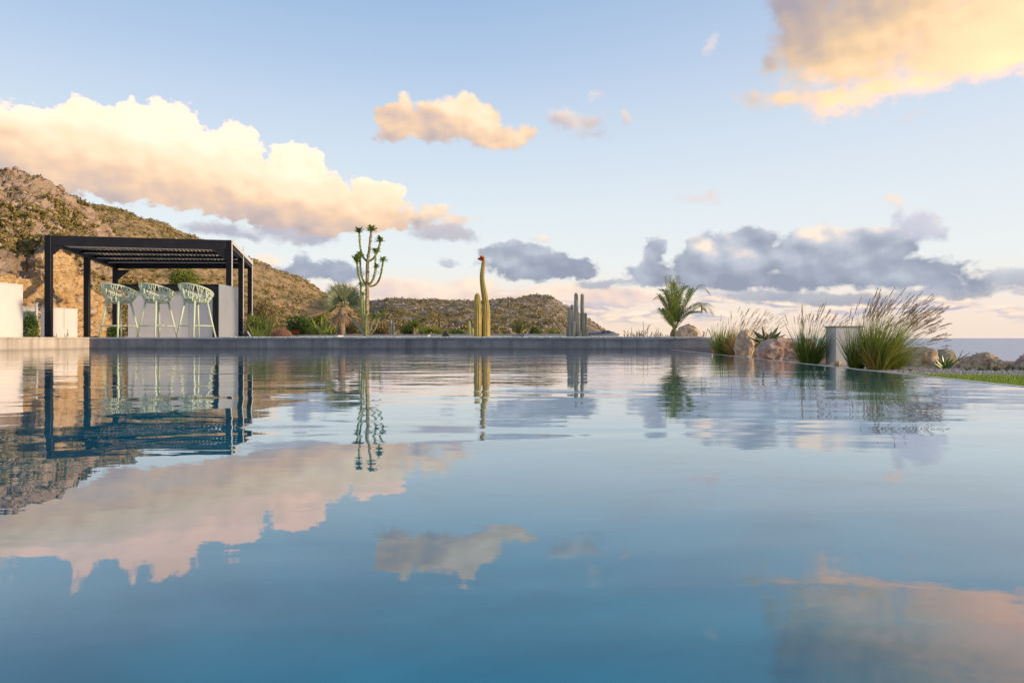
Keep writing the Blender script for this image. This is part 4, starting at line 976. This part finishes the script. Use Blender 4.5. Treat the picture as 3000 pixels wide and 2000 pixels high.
fr = [([(690, 480), (640, 190)], -.1), ([(715, 470), (700, 180)], .05), ([(765, 450), (775, 190)], -.1), ([(790, 500), (850, 270)], .15), ([(840, 560), (960, 370), (1040, 310), (1115, 370)], -.05), ([(870, 640), (1000, 540), (1100, 520), (1158, 610)], -.15),
      ([(680, 600), (610, 450), (540, 440)], 0), ([(690, 640), (620, 500), (570, 400)], .25), ([(820, 600), (900, 430), (930, 330)], .25), ([(800, 640), (900, 560), (1020, 500), (1060, 560)], .3), ([(710, 560), (660, 400), (600, 340)], -.25), ([(760, 560), (740, 380), (720, 260)], .3), ([(830, 650), (930, 600), (1040, 590)], .1), ([(690, 700), (640, 620), (600, 560)], -.3), ([(780, 500), (830, 360), (890, 300)], -.3)]
for pts, dy in fr:
    n = len(pts); feather(lf, rc, [dp(*c0)] + [dp(x, y, dy * (i + 1) / n) for i, (x, y) in enumerate(pts)], .22 if n == 2 else .27, 30 if n == 2 else 56, .30, rg, .45, .0045 if n == 2 else .0062)
worldpart(lf, 'fronds', M_FROND, DP); worldpart(rc, 'frond_stalks', M_RACH, DP)
# small yuccas and spiky rosettes
def rosette(mb, c, n, L_, rg, wd=.03, upmin=-.1, upmax=1.2, curve=.25, fold=.35, tipw=.001):
    for k in range(n):
        a2 = rg.uniform(0, 6.283); up = rg.uniform(upmin, upmax); d = Vector((math.cos(a2), math.sin(a2), up)).normalized(); l = L_ * rg.uniform(.75, 1.15)
        s_ = d.cross(Vector((0, 0, 1))).normalized() if abs(d.z) < .98 else Vector((1, 0, 0)); g = Vector((0, 0, -curve * l * (1.2 - abs(d.z))))
        mb.spike([c, c + d * l * .35 + g * .05, c + d * l * .7 + g * .4, c + d * l + g], [wd * .6, wd, wd * .7, tipw], s_, fold)
M_YUC = leafmat('yucca_leaf', [(0.14, 0.20, 0.03), (0.24, 0.28, 0.05), (0.34, 0.34, 0.09)], .45, .3)
def yucca(px, ptop, Y, L_, label, trunkh, n=60):
    base_ = P(px, 984, Y); r = thing('yucca', (base_.x, Y, .13), label, 'yucca'); c = P(px, ptop, Y)
    mb = MB(); mb.tube([(base_.x, Y, .1), (base_.x, Y, (.1 + c.z) / 2), (c.x, Y, c.z)], [.05, .042, .045], 10, ribs=.05); worldpart(mb, 'trunk', M_BARK, r, True)
    mb = MB(); rosette(mb, c, n, L_, random.Random(int(px)), .022, -.5, 1.3, .25, .3); worldpart(mb, 'leaves', M_YUC, r)
yucca(1213, 953, 18.0, .30, 'small yucca with a pale stem and yellow green tuft', .3, 90)

# ------------------------------------------------------------------ shrubs
M_SH_D = leafmat('shrub_dark', [(0.04, 0.085, 0.012), (0.075, 0.15, 0.02), (0.15, 0.23, 0.04)], .5, .25); M_SH_L = leafmat('shrub_light', [(0.12, 0.17, 0.025), (0.23, 0.28, 0.04), (0.38, 0.38, 0.09)], .5, .3)
M_SH_B = leafmat('shrub_brown', [(0.15, 0.12, 0.045), (0.28, 0.21, 0.08), (0.42, 0.31, 0.14)], .7, .2); M_STEMW = mat('shrub_stem', (0.12, 0.09, 0.05), .8)
M_RED = leafmat('red_flower', [(0.6, 0.02, 0.01), (0.75, 0.06, 0.03)], .5, .3); M_PINKC = leafmat('pink_spines', [(0.48, 0.24, 0.17), (0.62, 0.36, 0.26), (0.36, 0.17, 0.12)], .7, .2)
def shrub(name, px, ptop, Y, wpx, m, label, cat='shrub', zb=.10, leaf=.03, n=2600, group=None, seed=None, asp=1.6, pbase=984, extra=None):
    rg = np.random.default_rng(seed or int(px)); c0_ = P(px, pbase, Y); tz = P(px, ptop, Y).z; rx = wpx / FP * Y / 2; H_ = tz - zb
    r = thing(name, (c0_.x, Y, zb), label, cat, group)
    nl = 16; lob = []
    for k in range(nl):
        a2 = rg.uniform(0, 6.283); rr = rx * .62 * rg.random() ** .5; h = H_ * (.30 + .52 * rg.random() * (1 - .5 * (rr / rx)))
        lob.append((c0_.x + rr * math.cos(a2), Y + rr * math.sin(a2) * .8, zb + h, rx * rg.uniform(.26, .42), min(H_ * rg.uniform(.2, .34), max(.05, tz - zb - h))))
    li = rg.integers(0, nl, n); L_ = np.array(lob)[li]
    d = rg.normal(size=(n, 3)); d /= np.linalg.norm(d, axis=1, keepdims=True); s_ = (.55 + .5 * rg.random(n) ** .6)[:, None]
    c = L_[:, :3] + d * s_ * np.stack([L_[:, 3], L_[:, 3], L_[:, 4]], 1); c[:, 2] = np.maximum(c[:, 2], zb + .01)
    t1 = d + rg.normal(size=(n, 3)) * .8; t1 /= np.linalg.norm(t1, axis=1, keepdims=True); t2 = np.cross(t1, rg.normal(size=(n, 3))); t2 /= np.linalg.norm(t2, axis=1, keepdims=True)
    l = (leaf * (.6 + .8 * rg.random(n)))[:, None]
    V_ = np.stack([c, c + t1 * l * asp * .5 + t2 * l * .33, c + t1 * l * asp, c + t1 * l * asp * .5 - t2 * l * .33], 1).reshape(-1, 3) - np.array([c0_.x, Y, zb])
    npmesh('foliage', V_, np.arange(n * 4).reshape(-1, 4), m, parent=r)
    mb = MB()
    for q in lob: mb.tube([(0, 0, -.02), ((q[0] - c0_.x) * .4, (q[1] - Y) * .4, (q[2] - zb) * .5), (q[0] - c0_.x, q[1] - Y, q[2] - zb)], [.014, .010, .004], 5)
    mb.build('stems', M_STEMW, r)
    return r, c0_
def spikyclump(name, px, ptop, Y, n, m, label, cat='plant', wd=.012, upmin=.5, upmax=3.0, zb=.10, curve=.25, seed=None, L_=None):
    c = P(px, 984, Y); r = thing(name, (c.x, Y, zb), label, cat); mb = MB(); L_ = L_ or (P(px, ptop, Y).z - zb)
    rosette(mb, Vector((c.x, Y, zb)), n, L_, random.Random(seed or int(px)), wd, upmin, upmax, curve, .3); worldpart(mb, 'leaves', m, r); return r
shrub('shrub', 88, 905, 18.5, 46, M_SH_D, 'dark green climber shrub against the white wall beside the cream block', n=2600, leaf=.035)
shrub('shrub', 102, 958, 17.5, 34, M_SH_L, 'low loose shrub at the foot of the white wall gap', n=900, leaf=.03)
shrub('shrub', 338, 952, 17.3, 52, M_SH_D, 'round dark green shrub seen between the stool legs', n=2200, leaf=.03)
pn = shrub('pine_bush', 536, 777, 26, 100, M_SH_L, 'bushy bright green pine growing on the slope above the bar', 'tree', zb=1.9, leaf=.055, n=5200, seed=5, pbase=860)
shrub('shrub', 770, 868, 24, 92, M_SH_B, 'olive and brown bush right behind the last pergola post', n=3600, leaf=.05)
shrub('shrub', 745, 915, 19, 60, M_SH_L, 'leafy green shrub beside the last pergola post', n=2600, leaf=.035)
spikyclump('reed_plant', 783, 893, 17.6, 46, M_SH_L, 'tall spiky reed like plant left of the round pink cactus', wd=.012, upmin=1.0, upmax=4)
spikyclump('reed_plant', 752, 940, 16.6, 50, M_YUC, 'yellow green strappy plant beside the wedge spotlight', wd=.016, upmin=.4, upmax=2.2)
shrub('shrub', 880, 922, 18.6, 105, M_SH_D, 'wide dense dark green shrub behind the red flowers', n=5200, leaf=.04)
shrub('shrub', 930, 912, 19.6, 60, M_SH_L, 'bright leafy shrub left of the fan palm', n=2600, leaf=.05, asp=2.2)
spikyclump('strap_plant', 945, 908, 18.0, 30, M_SH_L, 'plant with broad strap leaves under the fan palm', wd=.045, upmin=.7, upmax=2.5, curve=.35)
spikyclump('strap_plant', 972, 938, 17.4, 34, M_YUC, 'low plant with arching pale leaves left of the palm trunk', wd=.02, upmin=.4, upmax=2.2, curve=.4)
shrub('shrub', 1040, 925, 19.5, 100, M_SH_B, 'straw coloured bushy thicket behind the candelabra plant', n=3600, leaf=.045)
shrub('shrub', 1100, 940, 20, 120, M_SH_B, 'low brown bush right of the candelabra plant', n=3400, leaf=.045)
shrub('shrub', 1192, 952, 19.6, 44, M_SH_D, 'small dark green bush left of the small yucca', n=1800, leaf=.035)
shrub('shrub', 1262, 958, 19.4, 76, M_SH_L, 'low grey green feathery bush right of the small yucca', n=2800, leaf=.035, asp=3)
spikyclump('spiky_plant', 1308, 950, 19.4, 60, M_SH_L, 'spiky green rosette above the second wedge spotlight', wd=.014, upmin=.2, upmax=2.0)
shrub('shrub', 1335, 966, 20.2, 80, M_SH_D, 'low green groundcover bush left of the yellow cactus', n=2200, leaf=.035)
M_CYC = leafmat('cycad_leaf', [(0.28, 0.12, 0.03), (0.22, 0.22, 0.04), (0.12, 0.17, 0.03), (0.24, 0.28, 0.06)], .5, .3)
CY = thing('cycad', (P(1518, 0, 19).x, 19, .1), 'low cycad with bronze and green feather fronds behind the grey ledge', 'cycad'); lf = MB(); rc = MB(); rg = random.Random(8)
for (x, y, dy) in ((1478, 944, 0), (1492, 934, .1), (1508, 940, -.1), (1538, 938, .1), (1556, 936, 0), (1562, 948, -.1), (1486, 958, -.2), (1550, 956, -.2), (1520, 934, .2)):
    a_ = P(1520, 984, 19); b_ = P(x, y, 19 + dy); m_ = a_.lerp(b_, .55) + Vector((0, 0, .07)); feather(lf, rc, [a_, m_, b_], .13, 30, .1, rg, .3, .006)
worldpart(lf, 'fronds', M_CYC, CY); worldpart(rc, 'frond_stalks', M_RACH, CY)
shrub('shrub', 1570, 958, 20, 54, M_SH_D, 'dark low bush right of the bronze cycad', n=1900, leaf=.035)
shrub('shrub', 1625, 964, 20.5, 70, M_SH_L, 'low olive bush below the far hill flank', n=1900, leaf=.035)
shrub('shrub', 1440, 968, 20.5, 60, M_SH_B, 'low dry bush right of the tall flowering cactus', n=1500, leaf=.035)
# barrel cactus and red flowers
BC = thing('barrel_cactus', (P(824, 0, 14.6).x, 14.6, DZ), 'round pinkish spiny cactus on the bed left of the red flowers', 'cactus')
cx_ = BC.location.x; mb = MB(); n = 40; vs = []; fs = []; rad_ = .19
for i in range(13):
    ph = i / 12 * math.pi * .5
    for k in range(n):
        th = 2 * math.pi * k / n; rr = rad_ * math.cos(ph) * (1 + .05 * math.cos(th * 20)) + .002; vs.append((rr * math.cos(th), rr * math.sin(th), -.01 + .155 * math.sin(ph)))
for i in range(12):
    for k in range(n): j = (k + 1) % n; fs.append((i * n + k, i * n + j, (i + 1) * n + j, (i + 1) * n + k))
mb.add(vs, fs); mb.build('body', mat('barrel_body', (0.12, 0.10, 0.05), .8, (.2, .14, .08), 20), BC, True)
mb = MB(); rg = random.Random(6)
for k in range(1500):
    a2 = rg.uniform(0, 6.283); z = rg.random(); d = Vector((math.cos(a2) * math.sqrt(1 - z * z), math.sin(a2) * math.sqrt(1 - z * z), z)); p = Vector((d.x * rad_, d.y * rad_, d.z * .155)); v_ = (d + Vector((rg.uniform(-.5, .5), rg.uniform(-.5, .5), rg.uniform(-.2, .5)))).normalized() * rg.uniform(.03, .06)
    s_ = v_.cross(Vector((rg.random(), rg.random(), rg.random()))).normalized() * .005; mb.add([p - s_, p + s_, p + v_], [(0, 1, 2)])
mb.build('spines', M_PINKC, BC)
RF = thing('flower_clump', (P(868, 0, 15.0).x, 15.0, DZ - .03), 'small clump of red flowers between round cactus and white ledge', 'flowers')
mb = MB(); rosette(mb, RF.location.copy(), 40, .11, random.Random(3), .008, .2, 2.0, .3); worldpart(mb, 'leaves', M_SH_L, RF)
mb = MB(); rg = random.Random(2)
for k in range(60):
    p = P(868 + rg.gauss(0, 5), 973 + rg.gauss(0, 3), 15.0 + rg.uniform(-.06, .06)); v_ = Vector((rg.uniform(-1, 1), rg.uniform(-1, 1), rg.uniform(0, 1))).normalized() * .022; s_ = v_.cross(Vector((0, 0, 1))).normalized() * .009; mb.add([p, p + v_ * .5 + s_, p + v_, p + v_ * .5 - s_], [(0, 1, 2, 3)])
worldpart(mb, 'blossoms', M_RED, RF)
# small weeds on the wall
M_WEED = leafmat('weed', [(0.14, 0.17, 0.05), (0.24, 0.26, 0.10), (0.20, 0.13, 0.08)], .6, .3)
def weed(px, ptop, Y, label, n=3, sd=0, pb=986, lf=.02, zb=DZ - .01, nl=16, spread=.35, grp=None, m=None):
    rg = random.Random(sd or px); c = P(px, pb, Y); r = thing('weed', (c.x, Y, zb), label, 'plant', grp); st_ = MB(); lv_ = MB(); H_ = P(px, ptop, Y).z - zb
    for k in range(n):
        hh = H_ * (1 if k == 0 else rg.uniform(.35, .8)); d = Vector((rg.uniform(-spread, spread), rg.uniform(-.3, .3), 1)) if k else Vector((rg.uniform(-.08, .08), 0, 1)); b_ = Vector((c.x + rg.uniform(-.02, .02) * n, Y, zb)); tip = b_ + d * hh
        st_.tube([b_, b_.lerp(tip, .5) + Vector((rg.uniform(-.01, .01), 0, 0)), tip], [.005, .004, .002], 5)
        for q in range(nl):
            t_ = .15 + .85 * q / nl; p = b_.lerp(tip, t_); a2 = rg.uniform(0, 6.28); v_ = Vector((math.cos(a2), math.sin(a2), rg.uniform(-.1, .7))).normalized() * lf * rg.uniform(.6, 1.4); s_ = v_.cross(Vector((0, 0, 1))).normalized() * lf * .25
            lv_.add([p, p + v_ * .5 + s_, p + v_, p + v_ * .5 - s_], [(0, 1, 2, 3)])
    worldpart(st_, 'stems', M_STEMW, r); worldpart(lv_, 'leaves', m or M_WEED, r); return r
weed(193, 965, 13.9, 'thin grey weed standing before the low white wall', 3, 1, m=M_WEED, lf=.03)
weed(158, 978, 13.9, 'tiny weed at the foot of the left pergola post', 3, 2)
for i, (px, tp_, lb, n_) in enumerate([(1843, 968, 'low spreading weed, leftmost of the row behind the right wall end', 9), (1862, 958, 'drooping dark weed second from the left behind the wall end', 7), (1885, 938, 'tall upright weed spike behind the right wall end', 4), (1898, 962, 'bushy short weed just right of the tall weed spike', 9), (1912, 960, 'narrow reddish weed left of the curled weed', 4), (1930, 960, 'curled weed with a forked tip left of the date palm', 4), (1950, 975, 'lowest weed right beside the date palm trunk', 7)]):
    weed(px, tp_, 13.7 + .1 * (i % 2), lb, n_, 100 + i, lf=.03, nl=20, spread=.8)
weed(2072, 955, 13.6, 'feathery dark weed right of the rock on the wall end', 6, 55, lf=.035, nl=22, spread=.5)

# ------------------------------------------------------------------ boulders
def bmat(name, a_, b_, c_, lich=(.5, .46, .42)):
    m, t, b = newmat(name); g = t.n('ShaderNodeTexCoord').outputs['Object']
    f = t.noise(g, 13.0, 10, .7, .4); c = t.ramp(f, [(.33, a_), (.5, b_), (.64, c_)])
    f2 = t.noise(g, 5.0, 8, .7); c = t.mix(t.m('MULTIPLY', t.m('SUBTRACT', f2, .52), 6, clamp=True), c, lich)
    t.put(b.inputs['Base Color'], c); b.inputs['Roughness'].default_value = .92; b.inputs['Specular IOR Level'].default_value = .2
    bn = t.n('ShaderNodeBump'); bn.inputs['Distance'].default_value = .035; t.put(bn.inputs['Height'], t.noise(g, 16, 12, .75)); t.put(b.inputs['Normal'], bn.outputs[0]); return m
M_BP = bmat('boulder_pink', (0.26, 0.15, 0.11), (0.56, 0.38, 0.30), (0.78, 0.62, 0.53)); M_BT = bmat('boulder_tan', (0.25, 0.15, 0.09), (0.60, 0.44, 0.29), (0.82, 0.68, 0.52)); M_BG = bmat('boulder_grey', (0.24, 0.22, 0.14), (0.36, 0.33, 0.23), (0.46, 0.42, 0.32), (.4, .38, .3))
def boulder(x0, x1, y0, y1, Y, m, label, seed, sub=5, cuts=7, rough=.10, dep=None, zb=None):
    import bmesh
    a_, b_ = P(x0, y1, Y), P(x1, y0, Y); cx, w_ = (a_.x + b_.x) / 2, (b_.x - a_.x) / 2; zb = a_.z - .04 if zb is None else zb; hz = (b_.z - zb)
    rg = random.Random(seed); bm = bmesh.new(); bmesh.ops.create_icosphere(bm, subdivisions=sub, radius=1.0)
    pl = [(Vector((rg.gauss(0, 1), rg.gauss(0, 1), rg.gauss(0, .8))).normalized(), rg.uniform(.62, .88)) for _ in range(cuts)]
    for v in bm.verts:
        p = v.co.copy()
        for n_, d_ in pl:
            e = p.dot(n_) - d_
            if e > 0: p -= n_ * e * .97
        q = p * 1.6 + Vector((seed * 7.1, 0, 0)); p += v.co * (rough * 1.5 * fbm(q, .6, 7) + rough * .9 * (mnoise.ridged_multi_fractal(q * 1.8, .8, 2.1, 5, 1, 2) - 1.2) * .5)
        v.co = p
    xs_ = [v.co.x for v in bm.verts]; zs_ = [v.co.z for v in bm.verts]
    mx, mn, zx, zn = max(xs_), min(xs_), max(zs_), min(zs_)
    for v in bm.verts: v.co = Vector(((v.co.x - (mx + mn) / 2) / (mx - mn) * 2 * w_, v.co.y * (dep or w_ * .85), (v.co.z - zn) / (zx - zn) * (hz + .25 * hz) - .25 * hz))
    me = bpy.data.meshes.new('boulder'); bm.to_mesh(me); bm.free(); me.materials.append(m); me.polygons.foreach_set('use_smooth', [True] * len(me.polygons))
    o = bpy.data.objects.new('boulder', me); COL.objects.link(o); o.location = (cx, Y, zb); tag(o, label, 'boulder'); return o
boulder(1982, 2052, 948, 990, 14.1, M_BT, 'rounded tan and white rock behind the wall end beside the date palm', 1, zb=DZ - .05)
boulder(2150, 2212, 962, 1060, 8.9, M_BT, 'tan boulder hidden behind the leftmost grass clump', 2)
boulder(2212, 2348, 988, 1070, 7.6, M_BP, 'large flat pinkish boulder between agave and tall grass', 3, cuts=9, rough=.07)
boulder(2325, 2395, 990, 1068, 7.9, M_BP, 'dark brown boulder leaning behind the tall grass left of the white pillar', 4, cuts=8)
boulder(2628, 2752, 1014, 1096, 6.3, M_BT, 'broad tan boulder right of the largest grass clump', 5, cuts=8, rough=.08)
boulder(2728, 2808, 1022, 1068, 7.0, M_BG, 'smooth grey yellow boulder behind the green aloe', 6, cuts=4, rough=.04)
boulder(2790, 2948, 1030, 1102, 6.0, M_BT, 'craggy tan boulder right of the green aloe', 7, cuts=9, rough=.14)
boulder(2895, 2942, 1062, 1104, 5.7, M_BT, 'small tan boulder between the craggy one and the rightmost one', 8, cuts=6, rough=.12)
boulder(2936, 3070, 1036, 1118, 5.8, M_BP, 'reddish brown boulder cut by the right edge of the picture', 9, cuts=7, rough=.11)
boulder(2430, 2475, 1055, 1090, 6.3, M_BT, 'small orange brown stone at the foot of the white pillar', 10, cuts=5)
boulder(3080, 3260, 1030, 1130, 5.6, M_BT, 'tan boulder just beyond the right edge of the picture', 12)

# ------------------------------------------------------------------ pillar, grasses, agaves
Yq = 6.55; a_, b_ = P(2454, 0, Yq), P(2536, 0, Yq)
PL = thing('white_pillar', ((a_.x + b_.x) / 2, Yq + .15, -.06), 'short white square pillar with thin cap between the tall grasses', 'pillar')
zt_ = P(0, 957, Yq).z; mb = MB(); mb.box(((a_.x + b_.x) / 2, Yq + .15, (zt_ - .1) / 2), (b_.x - a_.x, .20, zt_ + .1), R(2), .004); worldpart(mb, 'shaft', mat('pillar_render', (0.60, 0.61, 0.60), .8, (.66, .66, .64), 5), PL)
mb = MB(); mb.box(((a_.x + b_.x) / 2, Yq + .15, zt_ + .0035), (b_.x - a_.x + .025, .225, .012), R(2), .003); worldpart(mb, 'cap', mat('pillar_cap', (0.42, 0.38, 0.26), .6), PL)
M_GR = leafmat('grass_blade', [(0.10, 0.17, 0.015), (0.19, 0.27, 0.03), (0.30, 0.35, 0.05), (0.42, 0.37, 0.13)], .5, .35); M_GRY = leafmat('dry_grass', [(0.42, 0.26, 0.08), (0.55, 0.38, 0.14), (0.34, 0.2, 0.07)], .7, .3)
M_PLUME = leafmat('seed_head', [(0.36, 0.25, 0.17), (0.50, 0.36, 0.26), (0.26, 0.17, 0.11)], .8, .35); M_GRD = leafmat('grass_dark', [(0.07, 0.13, 0.015), (0.13, 0.20, 0.025), (0.24, 0.29, 0.05)], .5, .35)
def grass(px, ptop, Y, rpx, nbl, npl, label, m, lean=.35, seed=1, plume_top=None, plen=.05, zb=-.07, wd=.0022, dry=0):
    rg = random.Random(seed); c = P(px, 1080, Y); r = thing('ornamental_grass', (c.x, Y, zb), label, 'grass clump', 'tall grasses along the pool edge')
    H_ = P(px, ptop, Y).z - zb; PH = (P(px, plume_top, Y).z - zb) if plume_top else H_; br = rpx / FP * Y
    def stalk(h, ln, mb, w0, out=1.0, drp=.25):
        a2 = rg.uniform(0, 6.283); q = br * rg.random() ** .5; b_ = Vector((c.x + q * math.cos(a2), Y + q * math.sin(a2), zb))
        d = Vector((math.cos(a2) * out * (.15 + .35 * rg.random()) + ln * rg.uniform(.1, 1.0), math.sin(a2) * out * .35, 1)).normalized(); pts = []
        for k in range(6):
            t_ = k / 5; pts.append(b_ + d * h * t_ + Vector((ln * .3 * h * t_ * t_, 0, -drp * h * t_ ** 2.5 * (.3 + abs(d.x)))))
        s_ = Vector((rg.uniform(-1, 1), rg.uniform(-1, .2), 0)).normalized(); mb.blade(pts, [w0 * .8, w0, w0, w0 * .8, w0 * .5, .0004], s_); return pts
    mb = MB()
    for k in range(nbl): stalk(H_ * (.25 + .85 * rg.random() ** 1.5), lean * rg.uniform(.3, 1.3), mb, wd * rg.uniform(.6, 1.2), rg.uniform(.5, 1.7), rg.uniform(.1, .9))
    worldpart(mb, 'blades', m, r)
    if dry:
        mb = MB()
        for k in range(dry): stalk(H_ * rg.uniform(.3, .75), -.4 if k % 3 else .3, mb, wd, 1.4, .4)
        worldpart(mb, 'dry_blades', M_GRY, r)
    if npl:
        st_ = MB(); hd = MB()
        for k in range(npl):
            pts = stalk(PH * rg.uniform(.72, 1.08), lean * 1.2, st_, .0010, .8, .22); tip = pts[-1]; d = (pts[-1] - pts[-2]).normalized()
            L_ = plen * rg.uniform(.7, 1.3); d2 = (d + Vector((.5 * lean, 0, -.1))).normalized()
            for q in range(26):
                t_ = q / 26; p = tip + d2 * L_ * t_; s_ = Vector((rg.gauss(0, 1), rg.gauss(0, 1), rg.gauss(0, 1))).normalized(); v_ = (d2 + s_ * .55).normalized() * L_ * .24; w2 = v_.cross(s_).normalized() * .0024; hd.add([p - w2, p + w2, p + v_], [(0, 1, 2)])
        worldpart(st_, 'stalks', m, r); worldpart(hd, 'seed_heads', M_PLUME, r)
    return r
grass(2130, 940, 9.6, 30, 1500, 14, 'green grass clump at the end of the grey pool wall', M_GR, .25, 1, 925, .07, wd=.004)
grass(2175, 925, 9.2, 26, 600, 70, 'straw coloured grass clump with feathery heads left of the agave', M_GRY, .3, 2, 915, .075, wd=.003, dry=350)
grass(2372, 915, 6.8, 20, 900, 60, 'dark green grass clump left of the white pillar', M_GRD, .18, 3, 905, .075, wd=.0026, dry=30)
grass(2508, 912, 5.75, 12, 620, 22, 'slim dark grass tuft directly in front of the white pillar', M_GRD, .24, 4, 895, .07, wd=.0022)
grass(2568, 880, 5.6, 20, 1500, 170, 'largest grass clump with many pinkish seed heads bent by wind', M_GR, .36, 5, 862, .078, wd=.0026, dry=80)
grass(2612, 945, 5.7, 12, 500, 40, 'lower arching grass at the right foot of the largest clump', M_GR, .75, 6, 922, .07, wd=.0022, dry=20)
M_AG = leafmat('agave_leaf', [(0.06, 0.09, 0.04), (0.11, 0.14, 0.06), (0.16, 0.18, 0.09)], .4, .1); M_ALO = leafmat('aloe_leaf', [(0.06, 0.13, 0.03), (0.11, 0.19, 0.04), (0.17, 0.25, 0.07)], .35, .2); M_AGP = leafmat('agave_pale', [(0.30, 0.25, 0.14), (0.40, 0.33, 0.2)], .5, .15)
AG = thing('agave', (P(2245, 0, 8.4).x, 8.4, -.05), 'dark spiky agave behind the flat pinkish boulder', 'agave'); mb = MB(); bp_ = P(2250, 1010, 8.4)
for x, y in ((2233, 953), (2282, 954), (2303, 979), (2300, 988), (2205, 966), (2262, 968), (2192, 985), (2290, 970), (2222, 975), (2215, 992), (2270, 985), (2245, 972)):
    t_ = P(x, y, 8.4 + rng.uniform(-.2, .2)); d = t_ - bp_; s_ = d.cross(Vector((0, 1, .2))).normalized(); mb.spike([bp_, bp_ + d * .3 + Vector((0, 0, .01)), bp_ + d * .7, t_], [.018, .034, .020, .001], s_, .5)
rosette(mb, bp_ + Vector((-.05, 0, .0)), 50, .17, random.Random(5), .018, -.2, 1.2, .35); worldpart(mb, 'leaves', M_AG, AG)
mb = MB()
for x, y in ((2248, 975), (2256, 978), (2240, 980)): t_ = P(x, y, 8.3); d = t_ - bp_; mb.spike([bp_, bp_ + d * .4, bp_ + d * .8, t_], [.02, .03, .015, .001], (1, .2, 0), .4)
worldpart(mb, 'pale_leaves', M_AGP, AG)
AO = thing('aloe', (P(2768, 0, 5.9).x, 5.9, -.06), 'bright green aloe between the grey boulder and the craggy one', 'aloe'); mb = MB(); bp_ = P(2768, 1088, 5.9)
for x, y in ((2740, 1052), (2750, 1045), (2760, 1040), (2772, 1040), (2783, 1045), (2795, 1048), (2735, 1062), (2804, 1056), (2755, 1058), (2780, 1060), (2766, 1055)):
    t_ = P(x, y, 5.9 + rng.uniform(-.08, .08)); d = t_ - bp_; s_ = d.cross(Vector((0, 1, .1))).normalized(); mb.spike([bp_, bp_ + d * .35, bp_ + d * .75, t_], [.010, .016, .010, .0006], s_, .5)
worldpart(mb, 'leaves', M_ALO, AO)
mb = MB(); q = [P(2772, 1085, 6.0), P(2800, 1060, 6.0), P(2825, 1045, 6.0), P(2845, 1030, 6.0)]; mb.spike(q, [.008, .010, .008, .001], (.3, 0, 1), .5)
worldpart(mb, 'long_leaf', M_AG, AO)
for px, tp_, lb, sd in ((2762, 1008, 'umbrella headed weed on top of the grey yellow boulder', 71), (2736, 1026, 'small leafy weed left of the grey yellow boulder', 72), (2680, 1018, 'thin weed on the broad tan boulder', 73)):
    weed(px, tp_, 7.2, lb, 9, sd, pb=1060, lf=.02, zb=P(px, 1062, 7.2).z, nl=14, spread=.5)
weed(2912, 1070, 5.55, 'green tuft growing between the craggy and the small boulder', 14, 74, pb=1100, lf=.03, zb=-.06, nl=16, spread=.9, m=M_SH_L)
weed(2932, 1060, 5.6, 'grey green weed left of the rightmost boulder', 8, 75, pb=1100, lf=.02, zb=-.06, nl=16, spread=.5)
weed(2955, 1088, 5.3, 'low weed at the foot of the rightmost boulder', 8, 76, pb=1105, lf=.02, zb=-.06, nl=16, spread=.9)

# ------------------------------------------------------------------ gravel strip and lawn on the right
def edge_x(y): return E0.x + .05 + (y - E0.y) * .068
lw = MB(); pts_ = [(edge_x(1.0) + .005, 1.0), (9.0, 1.0), (9.0, 3.2), (5.5, 3.75), (4.2, 4.15), (3.4, 4.55), (2.95, 4.75), (edge_x(4.8) + .005, 4.8)]
lw.add([(x, y, -.045) for x, y in pts_], [tuple(range(len(pts_)))])
tag(lw.build('lawn_soil', mat('lawn_base', (0.05, 0.08, 0.015), .9, (.09, .12, .03), 20, coords='W')), kind='structure')
def inlawn(x, y):
    c = False; n = len(pts_)
    for i in range(n):
        (xa, ya), (xb, yb) = pts_[i], pts_[(i + 1) % n]
        if (ya > y) != (yb > y) and x < (xb - xa) * (y - ya) / (yb - ya) + xa: c = not c
    return c
rg = np.random.default_rng(3); n = 60000; xy = np.stack([rg.uniform(2.3, 6.0, n), rg.uniform(2.2, 4.8, n)], 1); xy = xy[[inlawn(x, y) for x, y in xy]]; n = len(xy)
b_ = np.concatenate([xy, np.full((n, 1), -.046)], 1); a2 = rg.uniform(0, 6.283, n); sd_ = np.stack([np.cos(a2), np.sin(a2), np.zeros(n)], 1) * .0022; h = .018 + .016 * rg.random(n)
tip = b_ + np.stack([rg.normal(0, .008, n), rg.normal(0, .008, n), h], 1)
tag(npmesh('lawn_grass', np.stack([b_ - sd_, b_ + sd_, tip], 1).reshape(-1, 3), np.arange(n * 3).reshape(-1, 3), leafmat('lawn_blade', [(0.14, 0.24, 0.015), (0.22, 0.34, 0.03), (0.32, 0.42, 0.06)], .5, .35)), 'short bright green lawn beside the pool edge on the right', 'lawn', kind='stuff')
def gr(rg):
    while True:
        x, y = rg.uniform(2.6, 6.5), rg.uniform(4.0, 6.8)
        if not inlawn(x, y) and x > edge_x(y) + .02: return x, y
gravel('gravel', gr, 18000, .0085, clumpmat('garden_gravel', [(0.26, 0.23, 0.21), (0.40, 0.36, 0.34), (0.52, 0.48, 0.46)]), -.05, 'pale gravel between the boulders and the lawn on the right', 12)
